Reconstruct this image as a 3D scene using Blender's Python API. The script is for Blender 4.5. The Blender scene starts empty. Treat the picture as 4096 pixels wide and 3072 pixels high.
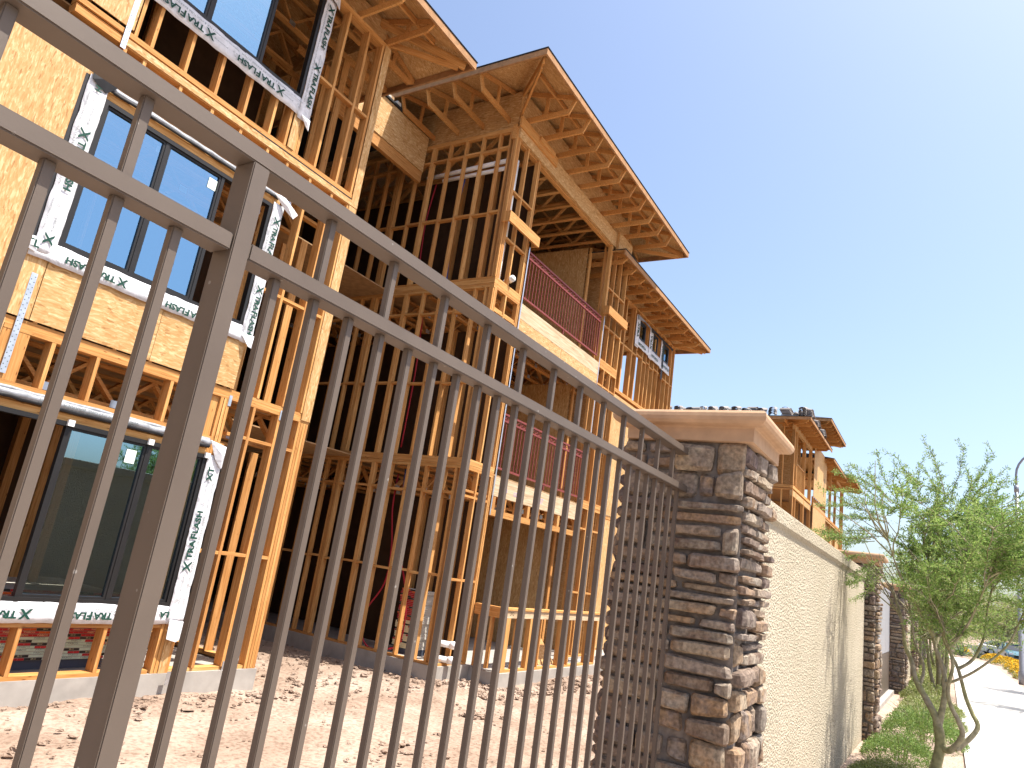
import bpy, bmesh, math, random
from mathutils import Vector, Matrix, noise, Euler
random.seed(7)
rnd = random.Random(11)
C = bpy.context.scene.collection
scn = bpy.context.scene

# ---------------------------------------------------------------- camera
cam_d = bpy.data.cameras.new('camera')
cam_d.sensor_width = 36.0; cam_d.lens = 24.917
cam_d.clip_start = 0.05; cam_d.clip_end = 6000
cam = bpy.data.objects.new('camera', cam_d); C.objects.link(cam)
R = Matrix(((0.50182957, -0.28490783, -0.81669738),
            (-0.85298347, -0.00638408, -0.52189889),
            (0.14347922, 0.95853366, -0.24622539)))
cam.matrix_world = Matrix.Translation((0, 0, 1.7)) @ R.to_4x4()
scn.camera = cam

# ---------------------------------------------------------------- sky, sun, exposure
SUN = Vector((0.36, -1.0, 2.4)).normalized()
w = bpy.data.worlds.new('World'); scn.world = w; w.use_nodes = True
wn = w.node_tree.nodes; wl = w.node_tree.links
sky = wn.new('ShaderNodeTexSky'); sky.sky_type = 'NISHITA'; sky.sun_disc = False
sky.sun_elevation = math.asin(SUN.z); sky.sun_rotation = math.atan2(SUN.x, SUN.y)
sky.altitude = 350; sky.air_density = 1.0; sky.dust_density = 4.0; sky.ozone_density = 1.6
wl.new(sky.outputs[0], wn['Background'].inputs[0]); wn['Background'].inputs[1].default_value = 0.103
sd = bpy.data.lights.new('sun', 'SUN'); sd.energy = 3.65; sd.angle = math.radians(0.53); sd.color = (1, 0.95, 0.87)
so = bpy.data.objects.new('sun', sd); C.objects.link(so); so.location = (0, 0, 30)
so.rotation_euler = SUN.to_track_quat('Z', 'Y').to_euler()
vs = scn.view_settings; vs.view_transform = 'Standard'; vs.look = 'None'; vs.gamma = 1; vs.use_curve_mapping = False
vs.exposure = 1.5
scn.render.engine = 'CYCLES'
scn.cycles.max_bounces = 8; scn.cycles.diffuse_bounces = 5; scn.cycles.transparent_max_bounces = 12
scn.cycles.sample_clamp_indirect = 6

# ---------------------------------------------------------------- materials
M = {}
class NT:
    def __init__(s, name):
        s.m = bpy.data.materials.new(name); s.m.use_nodes = True; s.t = s.m.node_tree
        s.b = s.t.nodes['Principled BSDF']; s.out = s.t.nodes['Material Output']; M[name] = s.m
    def n(s, typ, **kw):
        x = s.t.nodes.new('ShaderNode' + typ)
        for k, v in kw.items():
            if k in x.inputs and not hasattr(x, k): x.inputs[k].default_value = v
            elif hasattr(x, k): setattr(x, k, v)
            else: x.inputs[k].default_value = v
        return x
    def l(s, a, b): s.t.links.new(a, b)
    def ramp(s, fac, stops, interp='LINEAR'):
        r = s.t.nodes.new('ShaderNodeValToRGB'); r.color_ramp.interpolation = interp
        e = r.color_ramp.elements
        while len(e) < len(stops): e.new(0.5)
        for i, (p, c) in enumerate(stops): e[i].position = p; e[i].color = (*c, 1)
        s.l(fac, r.inputs[0]); return r.outputs[0]
    def coord(s, scale=(1, 1, 1), rand=7.0, rot=(0, 0, 0), kind='Object'):
        tc = s.n('TexCoord'); mp = s.n('Mapping'); mp.inputs['Scale'].default_value = scale; mp.inputs['Rotation'].default_value = rot
        s.l(tc.outputs[kind], mp.inputs['Vector'])
        if rand:
            oi = s.n('ObjectInfo'); ad = s.n('VectorMath', operation='MULTIPLY_ADD')
            cx = s.n('CombineXYZ'); s.l(oi.outputs['Random'], cx.inputs[0]); s.l(oi.outputs['Random'], cx.inputs[1]); s.l(oi.outputs['Random'], cx.inputs[2])
            s.l(cx.outputs[0], ad.inputs[0]); ad.inputs[1].default_value = (rand * 13, rand * 7, rand * 5); s.l(mp.outputs[0], ad.inputs[2])
            return ad.outputs[0]
        return mp.outputs[0]
    def mix(s, fac, a, b, mode='MIX'):
        x = s.t.nodes.new('ShaderNodeMix'); x.data_type = 'RGBA'; x.blend_type = mode
        if hasattr(fac, 'node'): s.l(fac, x.inputs[0])
        else: x.inputs[0].default_value = fac
        for v, i in ((a, 6), (b, 7)):
            if hasattr(v, 'node'): s.l(v, x.inputs[i])
            else: x.inputs[i].default_value = (*v, 1)
        return x.outputs[2]
    def math(s, op, a, b=0.0):
        x = s.t.nodes.new('ShaderNodeMath'); x.operation = op
        for i, v in enumerate((a, b)):
            if hasattr(v, 'node'): s.l(v, x.inputs[i])
            else: x.inputs[i].default_value = v
        return x.outputs[0]
    def col(s, c):
        if hasattr(c, 'node'): s.l(c, s.b.inputs['Base Color'])
        else: s.b.inputs['Base Color'].default_value = (*c, 1)
    def fin(s, rough=0.8, spec=0.3, metal=0.0, bump=None, strength=0.3, dist=0.01):
        s.b.inputs['Roughness'].default_value = rough; s.b.inputs['Specular IOR Level'].default_value = spec; s.b.inputs['Metallic'].default_value = metal
        if bump is not None:
            bp = s.n('Bump'); bp.inputs['Strength'].default_value = strength; bp.inputs['Distance'].default_value = dist
            s.l(bump, bp.inputs['Height']); s.l(bp.outputs[0], s.b.inputs['Normal'])
        return s.m

def simple(name, c, rough=0.6, spec=0.3, metal=0.0, var=0.12, scale=6.0, bump=0.0, rand=True):
    t = NT(name); v = t.coord((1, 1, 1), 3.0 if rand else 0)
    n = t.n('TexNoise'); n.inputs['Scale'].default_value = scale; n.inputs['Detail'].default_value = 5; t.l(v, n.inputs['Vector'])
    d = tuple(max(0, x * (1 - var)) for x in c); u = tuple(min(1, x * (1 + var)) for x in c)
    t.col(t.ramp(n.outputs[0], [(0.3, d), (0.7, u)]))
    return t.fin(rough, spec, metal, n.outputs[0] if bump else None, bump)

def lumber_mat():
    t = NT('lumber')
    v = t.coord((1.2, 26, 26), 9.0)
    g = t.n('TexNoise'); g.inputs['Scale'].default_value = 2.2; g.inputs['Detail'].default_value = 6; g.inputs['Distortion'].default_value = 0.7; t.l(v, g.inputs['Vector'])
    v2 = t.coord((5, 24, 24), 4.0)
    k = t.n('TexVoronoi'); k.inputs['Scale'].default_value = 1.0; t.l(v2, k.inputs['Vector'])
    base = t.ramp(g.outputs[0], [(0.28, (0.38, 0.18, 0.055)), (0.5, (0.52, 0.275, 0.095)), (0.75, (0.63, 0.39, 0.17))])
    knots = t.ramp(k.outputs['Distance'], [(0.05, (0.3, 0.16, 0.08)), (0.13, (1, 1, 1))])
    c = t.mix(1.0, base, knots, 'MULTIPLY')
    oi = t.n('ObjectInfo')
    tint = t.ramp(oi.outputs['Random'], [(0.0, (0.78, 0.68, 0.60)), (0.3, (1, 0.93, 0.84)), (0.6, (1.05, 1.05, 1.02)), (0.8, (0.95, 0.82, 0.70)), (1.0, (0.86, 0.80, 0.70))])
    t.col(t.mix(1.0, c, tint, 'MULTIPLY'))
    return t.fin(0.75, 0.2, 0, g.outputs[0], 0.25, 0.004)

def osb_mat(name, cols, dark):
    t = NT(name)
    wv = t.coord((1, 1, 1), 5.0)
    dn = t.n('TexNoise'); dn.inputs['Scale'].default_value = 5; dn.inputs['Detail'].default_value = 1; t.l(wv, dn.inputs['Vector'])
    outs = []
    for i, (sc, rot) in enumerate((((15, 80, 60), (0.2, 0.3, 0.45)), ((16, 85, 60), (-0.3, -0.2, -0.6)), ((14, 76, 64), (0.5, 0.2, 1.35)))):
        v = t.coord(sc, 5.0 + i, rot)
        mv = t.n('VectorMath', operation='MULTIPLY_ADD'); t.l(dn.outputs['Color'], mv.inputs[0]); mv.inputs[1].default_value = (3.5, 3.5, 3.5); t.l(v, mv.inputs[2])
        vo = t.n('TexVoronoi'); vo.inputs['Scale'].default_value = 1.0; t.l(mv.outputs[0], vo.inputs['Vector'])
        sp = t.n('SeparateColor'); t.l(vo.outputs['Color'], sp.inputs[0]); outs.append(sp.outputs[0])
    f = t.math('MULTIPLY', t.math('ADD', t.math('ADD', outs[0], outs[1]), outs[2]), 0.333)
    base = t.ramp(f, [(0.2, cols[0]), (0.42, cols[1]), (0.62, cols[2]), (0.82, cols[3])])
    sk = t.ramp(outs[1], [(0.0, dark), (0.035, dark), (0.06, (1, 1, 1))])
    c = t.mix(0.4, base, t.mix(1, base, sk, 'MULTIPLY'))
    ln = t.n('TexNoise'); ln.inputs['Scale'].default_value = 1.3; ln.inputs['Detail'].default_value = 3; t.l(wv, ln.inputs['Vector'])
    t.col(t.mix(1, c, t.ramp(ln.outputs[0], [(0.3, (0.88, 0.86, 0.82)), (0.7, (1, 1, 1))]), 'MULTIPLY'))
    return t.fin(0.72, 0.25, 0, f, 0.3, 0.004)

lumber_mat()
def weathered():
    t = NT('weathered_wood'); v = t.coord((1.0, 16, 16), 9.0)
    g = t.n('TexNoise'); g.inputs['Scale'].default_value = 2.0; g.inputs['Detail'].default_value = 7; g.inputs['Distortion'].default_value = 0.9; t.l(v, g.inputs['Vector'])
    t.col(t.ramp(g.outputs[0], [(0.28, (0.34, 0.235, 0.14)), (0.5, (0.51, 0.385, 0.245)), (0.72, (0.61, 0.49, 0.345))])); t.fin(0.85, 0.15, 0, g.outputs[0], 0.25, 0.004)
weathered()
osb_mat('osb', [(0.44, 0.245, 0.09), (0.50, 0.295, 0.12), (0.55, 0.345, 0.155), (0.67, 0.47, 0.255)], (0.45, 0.30, 0.18))
simple('plywood', (0.36, 0.22, 0.11), 0.8, 0.2, 0, 0.2, 9)
simple('concrete', (0.33, 0.305, 0.275), 0.9, 0.2, 0, 0.14, 5, 0.15)
simple('precast', (0.42, 0.275, 0.17), 0.85, 0.2, 0, 0.10, 14, 0.12)
simple('frame_bronze', (0.016, 0.015, 0.015), 0.45, 0.3, 0, 0.1, 4)
simple('flash_black', (0.02, 0.02, 0.022), 0.6, 0.3, 0, 0.2, 8)
simple('flash_grey', (0.25, 0.26, 0.28), 0.5, 0.4, 0, 0.35, 12, 0.3)
simple('letter_green', (0.012, 0.055, 0.04), 0.6, 0.2, 0, 0.1, 8)
simple('letter_grey', (0.13, 0.15, 0.15), 0.6, 0.2, 0, 0.1, 8)
simple('galvanised', (0.55, 0.58, 0.62), 0.38, 0.5, 0.85, 0.12, 20)
simple('pvc', (0.78, 0.78, 0.76), 0.35, 0.4, 0, 0.04, 6)
simple('red_plastic', (0.42, 0.015, 0.03), 0.4, 0.4, 0, 0.1, 6)
simple('blue_plastic', (0.02, 0.07, 0.30), 0.4, 0.4, 0, 0.1, 6)
simple('orange_paint', (0.75, 0.16, 0.05), 0.7, 0.2, 0, 0.1, 6)
simple('purple_ink', (0.36, 0.28, 0.48), 0.8, 0.1, 0, 0.1, 6)
simple('black_ink', (0.03, 0.025, 0.02), 0.8, 0.1, 0, 0.1, 6)
simple('primer_red', (0.19, 0.036, 0.030), 0.55, 0.35, 0, 0.12, 8)
simple('shade_brown', (0.050, 0.028, 0.016), 0.9, 0.1, 0, 0.2, 5)  # dark shade colour for the screens added inside the framing
simple('fascia_wood', (0.34, 0.185, 0.085), 0.75, 0.2, 0, 0.2, 8)
simple('felt', (0.024, 0.024, 0.026), 0.85, 0.25, 0, 0.25, 4)
simple('asphalt', (0.055, 0.054, 0.052), 0.9, 0.2, 0, 0.2, 40, 0.2)
simple('label_red', (0.46, 0.03, 0.035), 0.55, 0.3, 0, 0.12, 9)
simple('label_orange', (0.62, 0.12, 0.03), 0.55, 0.3, 0, 0.12, 9)
simple('label_green', (0.56, 0.68, 0.54), 0.6, 0.3, 0, 0.1, 9)
simple('label_black', (0.035, 0.035, 0.03), 0.6, 0.3, 0, 0.12, 9)
simple('label_cream', (0.75, 0.66, 0.40), 0.6, 0.3, 0, 0.06, 9)
simple('gypsum', (0.55, 0.53, 0.47), 0.9, 0.2, 0, 0.1, 9)
simple('slate_wrap', (0.07, 0.08, 0.11), 0.5, 0.4, 0, 0.1, 5)
simple('mortar', (0.185, 0.16, 0.14), 0.95, 0.1, 0, 0.25, 30, 0.4)
simple('gate_grey', (0.34, 0.34, 0.36), 0.45, 0.4, 0.2, 0.06, 8)
simple('lamp_paint', (0.24, 0.25, 0.28), 0.45, 0.4, 0.3, 0.05, 6)
simple('car_white', (0.75, 0.75, 0.76), 0.25, 0.5, 0, 0.02, 3)
simple('car_teal', (0.13, 0.24, 0.28), 0.22, 0.5, 0.3, 0.05, 3)
simple('car_glass', (0.015, 0.02, 0.025), 0.06, 0.7, 0, 0.05, 3)
simple('rubber', (0.02, 0.02, 0.02), 0.8, 0.2, 0, 0.1, 9)
simple('headlight', (0.8, 0.8, 0.82), 0.12, 0.7, 0, 0.03, 3)
simple('sticker', (0.68, 0.78, 0.70), 0.6, 0.3, 0, 0.03, 3)
simple('tan_stucco', (0.50, 0.39, 0.27), 0.95, 0.1, 0, 0.08, 60, 0.3)
simple('petal', (0.62, 0.37, 0.015), 0.7, 0.2, 0, 0.3, 3)
simple('agave_leaf', (0.10, 0.15, 0.10), 0.5, 0.3, 0, 0.2, 3)

def fence_mat():
    t = NT('fence_paint'); v = t.coord((1, 1, 1), 3.0)
    n = t.n('TexNoise'); n.inputs['Scale'].default_value = 90; n.inputs['Detail'].default_value = 4; t.l(v, n.inputs['Vector'])
    m = t.n('TexNoise'); m.inputs['Scale'].default_value = 5; m.inputs['Detail'].default_value = 5; t.l(v, m.inputs['Vector'])
    vo = t.n('TexVoronoi'); vo.inputs['Scale'].default_value = 14; t.l(v, vo.inputs['Vector'])
    base = t.ramp(m.outputs[0], [(0.3, (0.094, 0.071, 0.055)), (0.7, (0.110, 0.084, 0.065))])
    chip = t.ramp(t.math('ADD', vo.outputs['Distance'], t.math('MULTIPLY', n.outputs[0], 0.06)), [(0.075, (1, 1, 1)), (0.085, (0, 0, 0))])
    t.col(t.mix(t.math('MULTIPLY', chip, 0.35), base, (0.42, 0.40, 0.37))); t.fin(0.5, 0.35, 0, n.outputs[0], 0.06, 0.003)
fence_mat()
def flash_white():
    t = NT('flash_white'); v = t.coord((1, 1, 1), 3)
    n = t.n('TexNoise'); n.inputs['Scale'].default_value = 7; n.inputs['Detail'].default_value = 6; n.inputs['Distortion'].default_value = 1.2; t.l(v, n.inputs['Vector'])
    t.col(t.ramp(n.outputs[0], [(0.3, (0.52, 0.53, 0.55)), (0.6, (0.68, 0.68, 0.70))]))
    t.fin(0.45, 0.4, 0, n.outputs[0], 0.6, 0.02)
flash_white()

def glass():
    t = NT('window_glass')
    gl = t.n('BsdfGlossy'); gl.inputs['Color'].default_value = (0.42, 0.72, 0.97, 1); gl.inputs['Roughness'].default_value = 0.012
    v = t.coord((1, 1, 1), 2); nz = t.n('TexNoise'); nz.inputs['Scale'].default_value = 1.2; t.l(v, nz.inputs['Vector'])
    bp = t.n('Bump'); bp.inputs['Strength'].default_value = 0.012; bp.inputs['Distance'].default_value = 0.02; t.l(nz.outputs[0], bp.inputs['Height']); t.l(bp.outputs[0], gl.inputs['Normal'])
    tr = t.n('BsdfTransparent'); tr.inputs['Color'].default_value = (0.50, 0.52, 0.46, 1)
    fr = t.n('Fresnel'); fr.inputs['IOR'].default_value = 5.2
    mx = t.n('MixShader'); t.l(fr.outputs[0], mx.inputs[0]); t.l(tr.outputs[0], mx.inputs[1]); t.l(gl.outputs[0], mx.inputs[2])
    t.l(mx.outputs[0], t.out.inputs[0])
glass()

def stone_mat():
    t = NT('ledge_stone')
    oi = t.n('ObjectInfo')
    a = t.ramp(oi.outputs['Random'], [(0.0, (0.24, 0.175, 0.135)), (0.12, (0.36, 0.285, 0.20)), (0.26, (0.165, 0.125, 0.115)), (0.38, (0.42, 0.345, 0.25)), (0.50, (0.25, 0.225, 0.20)), (0.62, (0.30, 0.215, 0.16)), (0.74, (0.43, 0.37, 0.295)), (0.86, (0.20, 0.15, 0.14)), (1.0, (0.32, 0.285, 0.235))])
    mr = t.n('Math', operation='MULTIPLY'); t.l(oi.outputs['Random'], mr.inputs[0]); mr.inputs[1].default_value = 7.31
    fr = t.n('Math', operation='FRACT'); t.l(mr.outputs[0], fr.inputs[0])
    b = t.ramp(fr.outputs[0], [(0.0, (0.30, 0.25, 0.21)), (0.3, (0.16, 0.11, 0.085)), (0.6, (0.40, 0.27, 0.16)), (1.0, (0.26, 0.225, 0.19))])
    v = t.coord((1, 1, 1), 11)
    n = t.n('TexNoise'); n.inputs['Scale'].default_value = 9; n.inputs['Detail'].default_value = 8; n.inputs['Roughness'].default_value = 0.65; t.l(v, n.inputs['Vector'])
    n2 = t.n('TexNoise'); n2.inputs['Scale'].default_value = 45; n2.inputs['Detail'].default_value = 6; t.l(v, n2.inputs['Vector'])
    f = t.ramp(n.outputs[0], [(0.42, (0, 0, 0)), (0.6, (1, 1, 1))])
    c = t.mix(f, a, b)
    c = t.mix(1, c, t.ramp(n2.outputs[0], [(0.3, (0.42, 0.41, 0.40)), (0.65, (0.95, 0.93, 0.90))]), 'MULTIPLY')
    t.col(c)
    h = t.math('ADD', n.outputs[0], t.math('MULTIPLY', n2.outputs[0], 0.4))
    t.fin(0.9, 0.2, 0, h, 0.7, 0.015)
stone_mat()

def stucco():
    t = NT('cream_stucco'); v = t.coord((1, 1, 1), 0)
    n = t.n('TexNoise'); n.inputs['Scale'].default_value = 42; n.inputs['Detail'].default_value = 4; n.inputs['Distortion'].default_value = 0.6; t.l(v, n.inputs['Vector'])
    m = t.n('TexNoise'); m.inputs['Scale'].default_value = 1.2; m.inputs['Detail'].default_value = 4; t.l(v, m.inputs['Vector'])
    vo = t.n('TexVoronoi'); vo.inputs['Scale'].default_value = 60; t.l(v, vo.inputs['Vector'])
    t.col(t.ramp(m.outputs[0], [(0.3, (0.44, 0.385, 0.285)), (0.7, (0.50, 0.44, 0.335))]))
    t.fin(0.95, 0.1, 0, t.math('ADD', n.outputs[0], t.math('MULTIPLY', vo.outputs['Distance'], 0.5)), 1.0, 0.035)
stucco()

def dirt():
    t = NT('site_dirt'); v = t.coord((1, 1, 1), 0)
    n = t.n('TexNoise'); n.inputs['Scale'].default_value = 0.9; n.inputs['Detail'].default_value = 9; n.inputs['Roughness'].default_value = 0.62; t.l(v, n.inputs['Vector'])
    n2 = t.n('TexNoise'); n2.inputs['Scale'].default_value = 22; n2.inputs['Detail'].default_value = 7; t.l(v, n2.inputs['Vector'])
    c = t.ramp(n.outputs[0], [(0.3, (0.215, 0.15, 0.11)), (0.48, (0.29, 0.215, 0.165)), (0.60, (0.35, 0.27, 0.215)), (0.75, (0.395, 0.315, 0.255))])
    c = t.mix(1, c, t.ramp(n2.outputs[0], [(0.3, (0.62, 0.58, 0.55)), (0.55, (1.05, 1.05, 1.05))]), 'MULTIPLY')
    t.col(c); t.fin(0.97, 0.1, 0, n2.outputs[0], 0.5, 0.03)
dirt()
def gravel():
    t = NT('granite_gravel'); v = t.coord((1, 1, 1), 0)
    vo = t.n('TexVoronoi'); vo.inputs['Scale'].default_value = 55; t.l(v, vo.inputs['Vector'])
    sp = t.n('SeparateColor'); t.l(vo.outputs['Color'], sp.inputs[0])
    n = t.n('TexNoise'); n.inputs['Scale'].default_value = 2; n.inputs['Detail'].default_value = 6; t.l(v, n.inputs['Vector'])
    c = t.ramp(sp.outputs[0], [(0.0, (0.22, 0.15, 0.11)), (0.5, (0.38, 0.28, 0.22)), (1, (0.50, 0.40, 0.33))])
    t.col(t.mix(0.4, c, t.ramp(n.outputs[0], [(0.3, (0.28, 0.20, 0.15)), (0.7, (0.46, 0.36, 0.29))])))
    t.fin(0.95, 0.15, 0, vo.outputs['Distance'], 0.8, 0.012)
gravel()
def sidewalk_mat():
    t = NT('sidewalk_concrete'); v = t.coord((1, 1, 1), 0)
    n = t.n('TexNoise'); n.inputs['Scale'].default_value = 1.1; n.inputs['Detail'].default_value = 8; t.l(v, n.inputs['Vector'])
    n2 = t.n('TexNoise'); n2.inputs['Scale'].default_value = 120; n2.inputs['Detail'].default_value = 3; t.l(v, n2.inputs['Vector'])
    t.col(t.ramp(n.outputs[0], [(0.3, (0.46, 0.44, 0.41)), (0.7, (0.54, 0.52, 0.485))])); t.fin(0.92, 0.2, 0, n2.outputs[0], 0.15, 0.004)
sidewalk_mat()
def tile_mat():
    t = NT('roof_tile'); oi = t.n('ObjectInfo')
    v = t.coord((1, 1, 1), 5); n = t.n('TexNoise'); n.inputs['Scale'].default_value = 3; t.l(v, n.inputs['Vector'])
    c = t.ramp(oi.outputs['Random'], [(0, (0.16, 0.14, 0.125)), (0.5, (0.26, 0.24, 0.22)), (1, (0.20, 0.16, 0.14))])
    t.col(t.mix(0.4, c, t.ramp(n.outputs[0], [(0.3, (0.1, 0.09, 0.085)), (0.7, (0.4, 0.38, 0.36))]))); t.fin(0.85, 0.2)
tile_mat()
def leaf_mat(name, stops, trans=0.35):
    t = NT(name); g = t.n('NewGeometry')
    c = t.ramp(g.outputs['Random Per Island'], [(i / (len(stops) - 1), s) for i, s in enumerate(stops)])
    t.col(c); t.fin(0.55, 0.25)
    tl = t.n('BsdfTranslucent'); t.l(c, tl.inputs[0]); mx = t.n('MixShader'); mx.inputs[0].default_value = trans
    t.l(t.b.outputs[0], mx.inputs[1]); t.l(tl.outputs[0], mx.inputs[2]); t.l(mx.outputs[0], t.out.inputs[0])
leaf_mat('tree_leaf', [(0.12, 0.21, 0.05), (0.20, 0.32, 0.075), (0.27, 0.38, 0.10), (0.36, 0.41, 0.16)], 0.5)
leaf_mat('pale_leaf', [(0.15, 0.20, 0.05), (0.24, 0.29, 0.07), (0.32, 0.35, 0.09)], 0.45)
leaf_mat('shrub_leaf', [(0.08, 0.15, 0.035), (0.15, 0.24, 0.055), (0.23, 0.30, 0.08)])
leaf_mat('cover_leaf', [(0.11, 0.15, 0.04), (0.19, 0.24, 0.06), (0.27, 0.30, 0.10), (0.34, 0.34, 0.20)])
def bark():
    t = NT('bark'); v = t.coord((1, 1, 1), 0); n = t.n('TexNoise'); n.inputs['Scale'].default_value = 18; n.inputs['Detail'].default_value = 7; t.l(v, n.inputs['Vector'])
    n2 = t.n('TexNoise'); n2.inputs['Scale'].default_value = 3; t.l(v, n2.inputs['Vector'])
    c = t.mix(t.ramp(n2.outputs[0], [(0.4, (0, 0, 0)), (0.6, (1, 1, 1))]), (0.27, 0.255, 0.13), (0.31, 0.27, 0.195))
    t.col(t.mix(1, c, t.ramp(n.outputs[0], [(0.3, (0.6, 0.6, 0.6)), (0.7, (1.15, 1.15, 1.15))]), 'MULTIPLY')); t.fin(0.85, 0.2, 0, n.outputs[0], 0.6, 0.01)
bark()

# ---------------------------------------------------------------- helpers
W = {}          # world matrix of every object made here
def put(name, data, mat4=None, parent=None):
    o = bpy.data.objects.new(name, data); C.objects.link(o)
    m = mat4 if mat4 is not None else Matrix.Identity(4)
    o.matrix_basis = m; W[o.name] = m.copy()
    if parent is not None:
        o.parent = parent; o.matrix_parent_inverse = W[parent.name].inverted()
    return o
def tag(o, label=None, cat=None, group=None, kind=None):
    if label: o['label'] = label
    if cat: o['category'] = cat
    if group: o['group'] = group
    if kind: o['kind'] = kind
    return o
def thing(name, loc, label, cat, group=None):
    return tag(put(name, None, Matrix.Translation(loc)), label, cat, group)
def mesh(name, verts, faces, mats, idx=None, smooth=False):
    me = bpy.data.meshes.new(name); me.from_pydata(verts, [], faces)
    for m in (mats if isinstance(mats, (list, tuple)) else [mats]): me.materials.append(M[m])
    if idx: me.polygons.foreach_set('material_index', idx)
    if smooth: me.polygons.foreach_set('use_smooth', [True] * len(me.polygons))
    me.update(); return me
BF = [(0, 3, 2, 1), (4, 5, 6, 7), (0, 1, 5, 4), (1, 2, 6, 5), (2, 3, 7, 6), (3, 0, 4, 7)]
def bverts(x0, x1, y0, y1, z0, z1):
    return [(x0, y0, z0), (x1, y0, z0), (x1, y1, z0), (x0, y1, z0), (x0, y0, z1), (x1, y0, z1), (x1, y1, z1), (x0, y1, z1)]
_cache = {}
def bar_mesh(L, wd, h, mat):
    k = (round(L, 3), round(wd, 3), round(h, 3), mat)
    if k not in _cache:
        _cache[k] = mesh('bar', bverts(-L / 2, L / 2, -wd / 2, wd / 2, -h / 2, h / 2), BF, mat)
    return _cache[k]
def beam(parent, name, p0, p1, wd, h, mat='lumber', up=(0, 0, 1)):
    """square-cut member from p0 to p1 (axis), wd across, h along up"""
    p0 = Vector(p0); p1 = Vector(p1); d = p1 - p0; L = d.length; x = d / L
    u = Vector(up); u = u - x * u.dot(x)
    if u.length < 1e-4: u = Vector((0, 1, 0)) - x * x.y
    z = u.normalized(); y = z.cross(x)
    m = Matrix((x, y, z)).transposed().to_4x4(); m.translation = (p0 + p1) / 2
    return put(name, bar_mesh(L, wd, h, mat), m, parent)
def box(parent, name, x0, x1, y0, y1, z0, z1, mat='lumber'):
    a, b, c = x1 - x0, y1 - y0, z1 - z0; cx, cy, cz = (x0 + x1) / 2, (y0 + y1) / 2, (z0 + z1) / 2
    if a >= b and a >= c: return beam(parent, name, (x0, cy, cz), (x1, cy, cz), b, c, mat)
    if c >= a and c >= b: return beam(parent, name, (cx, cy, z0), (cx, cy, z1), a, b, mat, (0, 1, 0))
    return beam(parent, name, (cx, y0, cz), (cx, y1, cz), a, c, mat)
class MB:
    """collects primitives into one mesh"""
    def __init__(s): s.v = []; s.f = []; s.i = []
    def box(s, x0, x1, y0, y1, z0, z1, mi=0):
        n = len(s.v); s.v += bverts(x0, x1, y0, y1, z0, z1); s.f += [tuple(n + k for k in q) for q in BF]; s.i += [mi] * 6
    def bar(s, p0, p1, wd, h, mi=0, up=(0, 0, 1)):
        p0 = Vector(p0); p1 = Vector(p1); x = (p1 - p0).normalized(); u = Vector(up); u = u - x * u.dot(x)
        if u.length < 1e-4: u = Vector((0, 1, 0)) - x * x.y
        z = u.normalized(); y = z.cross(x); n = len(s.v)
        for p in (p0, p1):
            for a, b in ((-1, -1), (1, -1), (1, 1), (-1, 1)): s.v.append(tuple(p + y * a * wd / 2 + z * b * h / 2))
        s.f += [tuple(n + k for k in q) for q in ((0, 3, 2, 1), (4, 5, 6, 7), (0, 1, 5, 4), (1, 2, 6, 5), (2, 3, 7, 6), (3, 0, 4, 7))]; s.i += [mi] * 6
    def tube(s, pts, rads, seg=8, mi=0, cap=True):
        pts = [Vector(p) for p in pts]; n0 = len(s.v); prev = None
        for i, p in enumerate(pts):
            d = (pts[min(i + 1, len(pts) - 1)] - pts[max(i - 1, 0)]).normalized()
            if prev is None: prev = Vector((1, 0, 0)) if abs(d.x) < 0.9 else Vector((0, 1, 0))
            a = (prev - d * prev.dot(d)).normalized(); b = d.cross(a); prev = a; r = rads[i] if isinstance(rads, (list, tuple)) else rads
            for k in range(seg):
                t = 2 * math.pi * k / seg; s.v.append(tuple(p + a * r * math.cos(t) + b * r * math.sin(t)))
        for i in range(len(pts) - 1):
            for k in range(seg):
                q = n0 + i * seg; s.f.append((q + k, q + (k + 1) % seg, q + seg + (k + 1) % seg, q + seg + k)); s.i.append(mi)
        if cap:
            s.f.append(tuple(n0 + k for k in reversed(range(seg)))); s.i.append(mi)
            e = n0 + (len(pts) - 1) * seg; s.f.append(tuple(e + k for k in range(seg))); s.i.append(mi)
    def add(s, verts, faces, mi=0):
        n = len(s.v); s.v += [tuple(v) for v in verts]; s.f += [tuple(n + k for k in q) for q in faces]; s.i += [mi] * len(faces)
    def build(s, name, mats, parent=None, smooth=False, mat4=None):
        return put(name, mesh(name, s.v, s.f, mats, s.i, smooth), mat4, parent)
_tx = {}
def text_geo(s, size, bold=0.0):
    k = (s, size, bold)
    if k not in _tx:
        cu = bpy.data.curves.new('t', 'FONT'); cu.body = s; cu.size = size; cu.offset = bold; cu.resolution_u = 2; cu.align_x = 'CENTER'; cu.align_y = 'CENTER'
        ob = bpy.data.objects.new('t', cu); me = bpy.data.meshes.new_from_object(ob)
        _tx[k] = ([tuple(v.co) for v in me.vertices], [tuple(p.vertices) for p in me.polygons])
        bpy.data.objects.remove(ob); bpy.data.curves.remove(cu); bpy.data.meshes.remove(me)
    return _tx[k]
def put_text(mb, s, size, origin, right, upv, mi=0, bold=0.0, sx=1.0):
    v, f = text_geo(s, size, bold); o = Vector(origin); r = Vector(right); u = Vector(upv)
    mb.add([o + r * (a * sx) + u * b for a, b, _ in v], f, mi)
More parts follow.
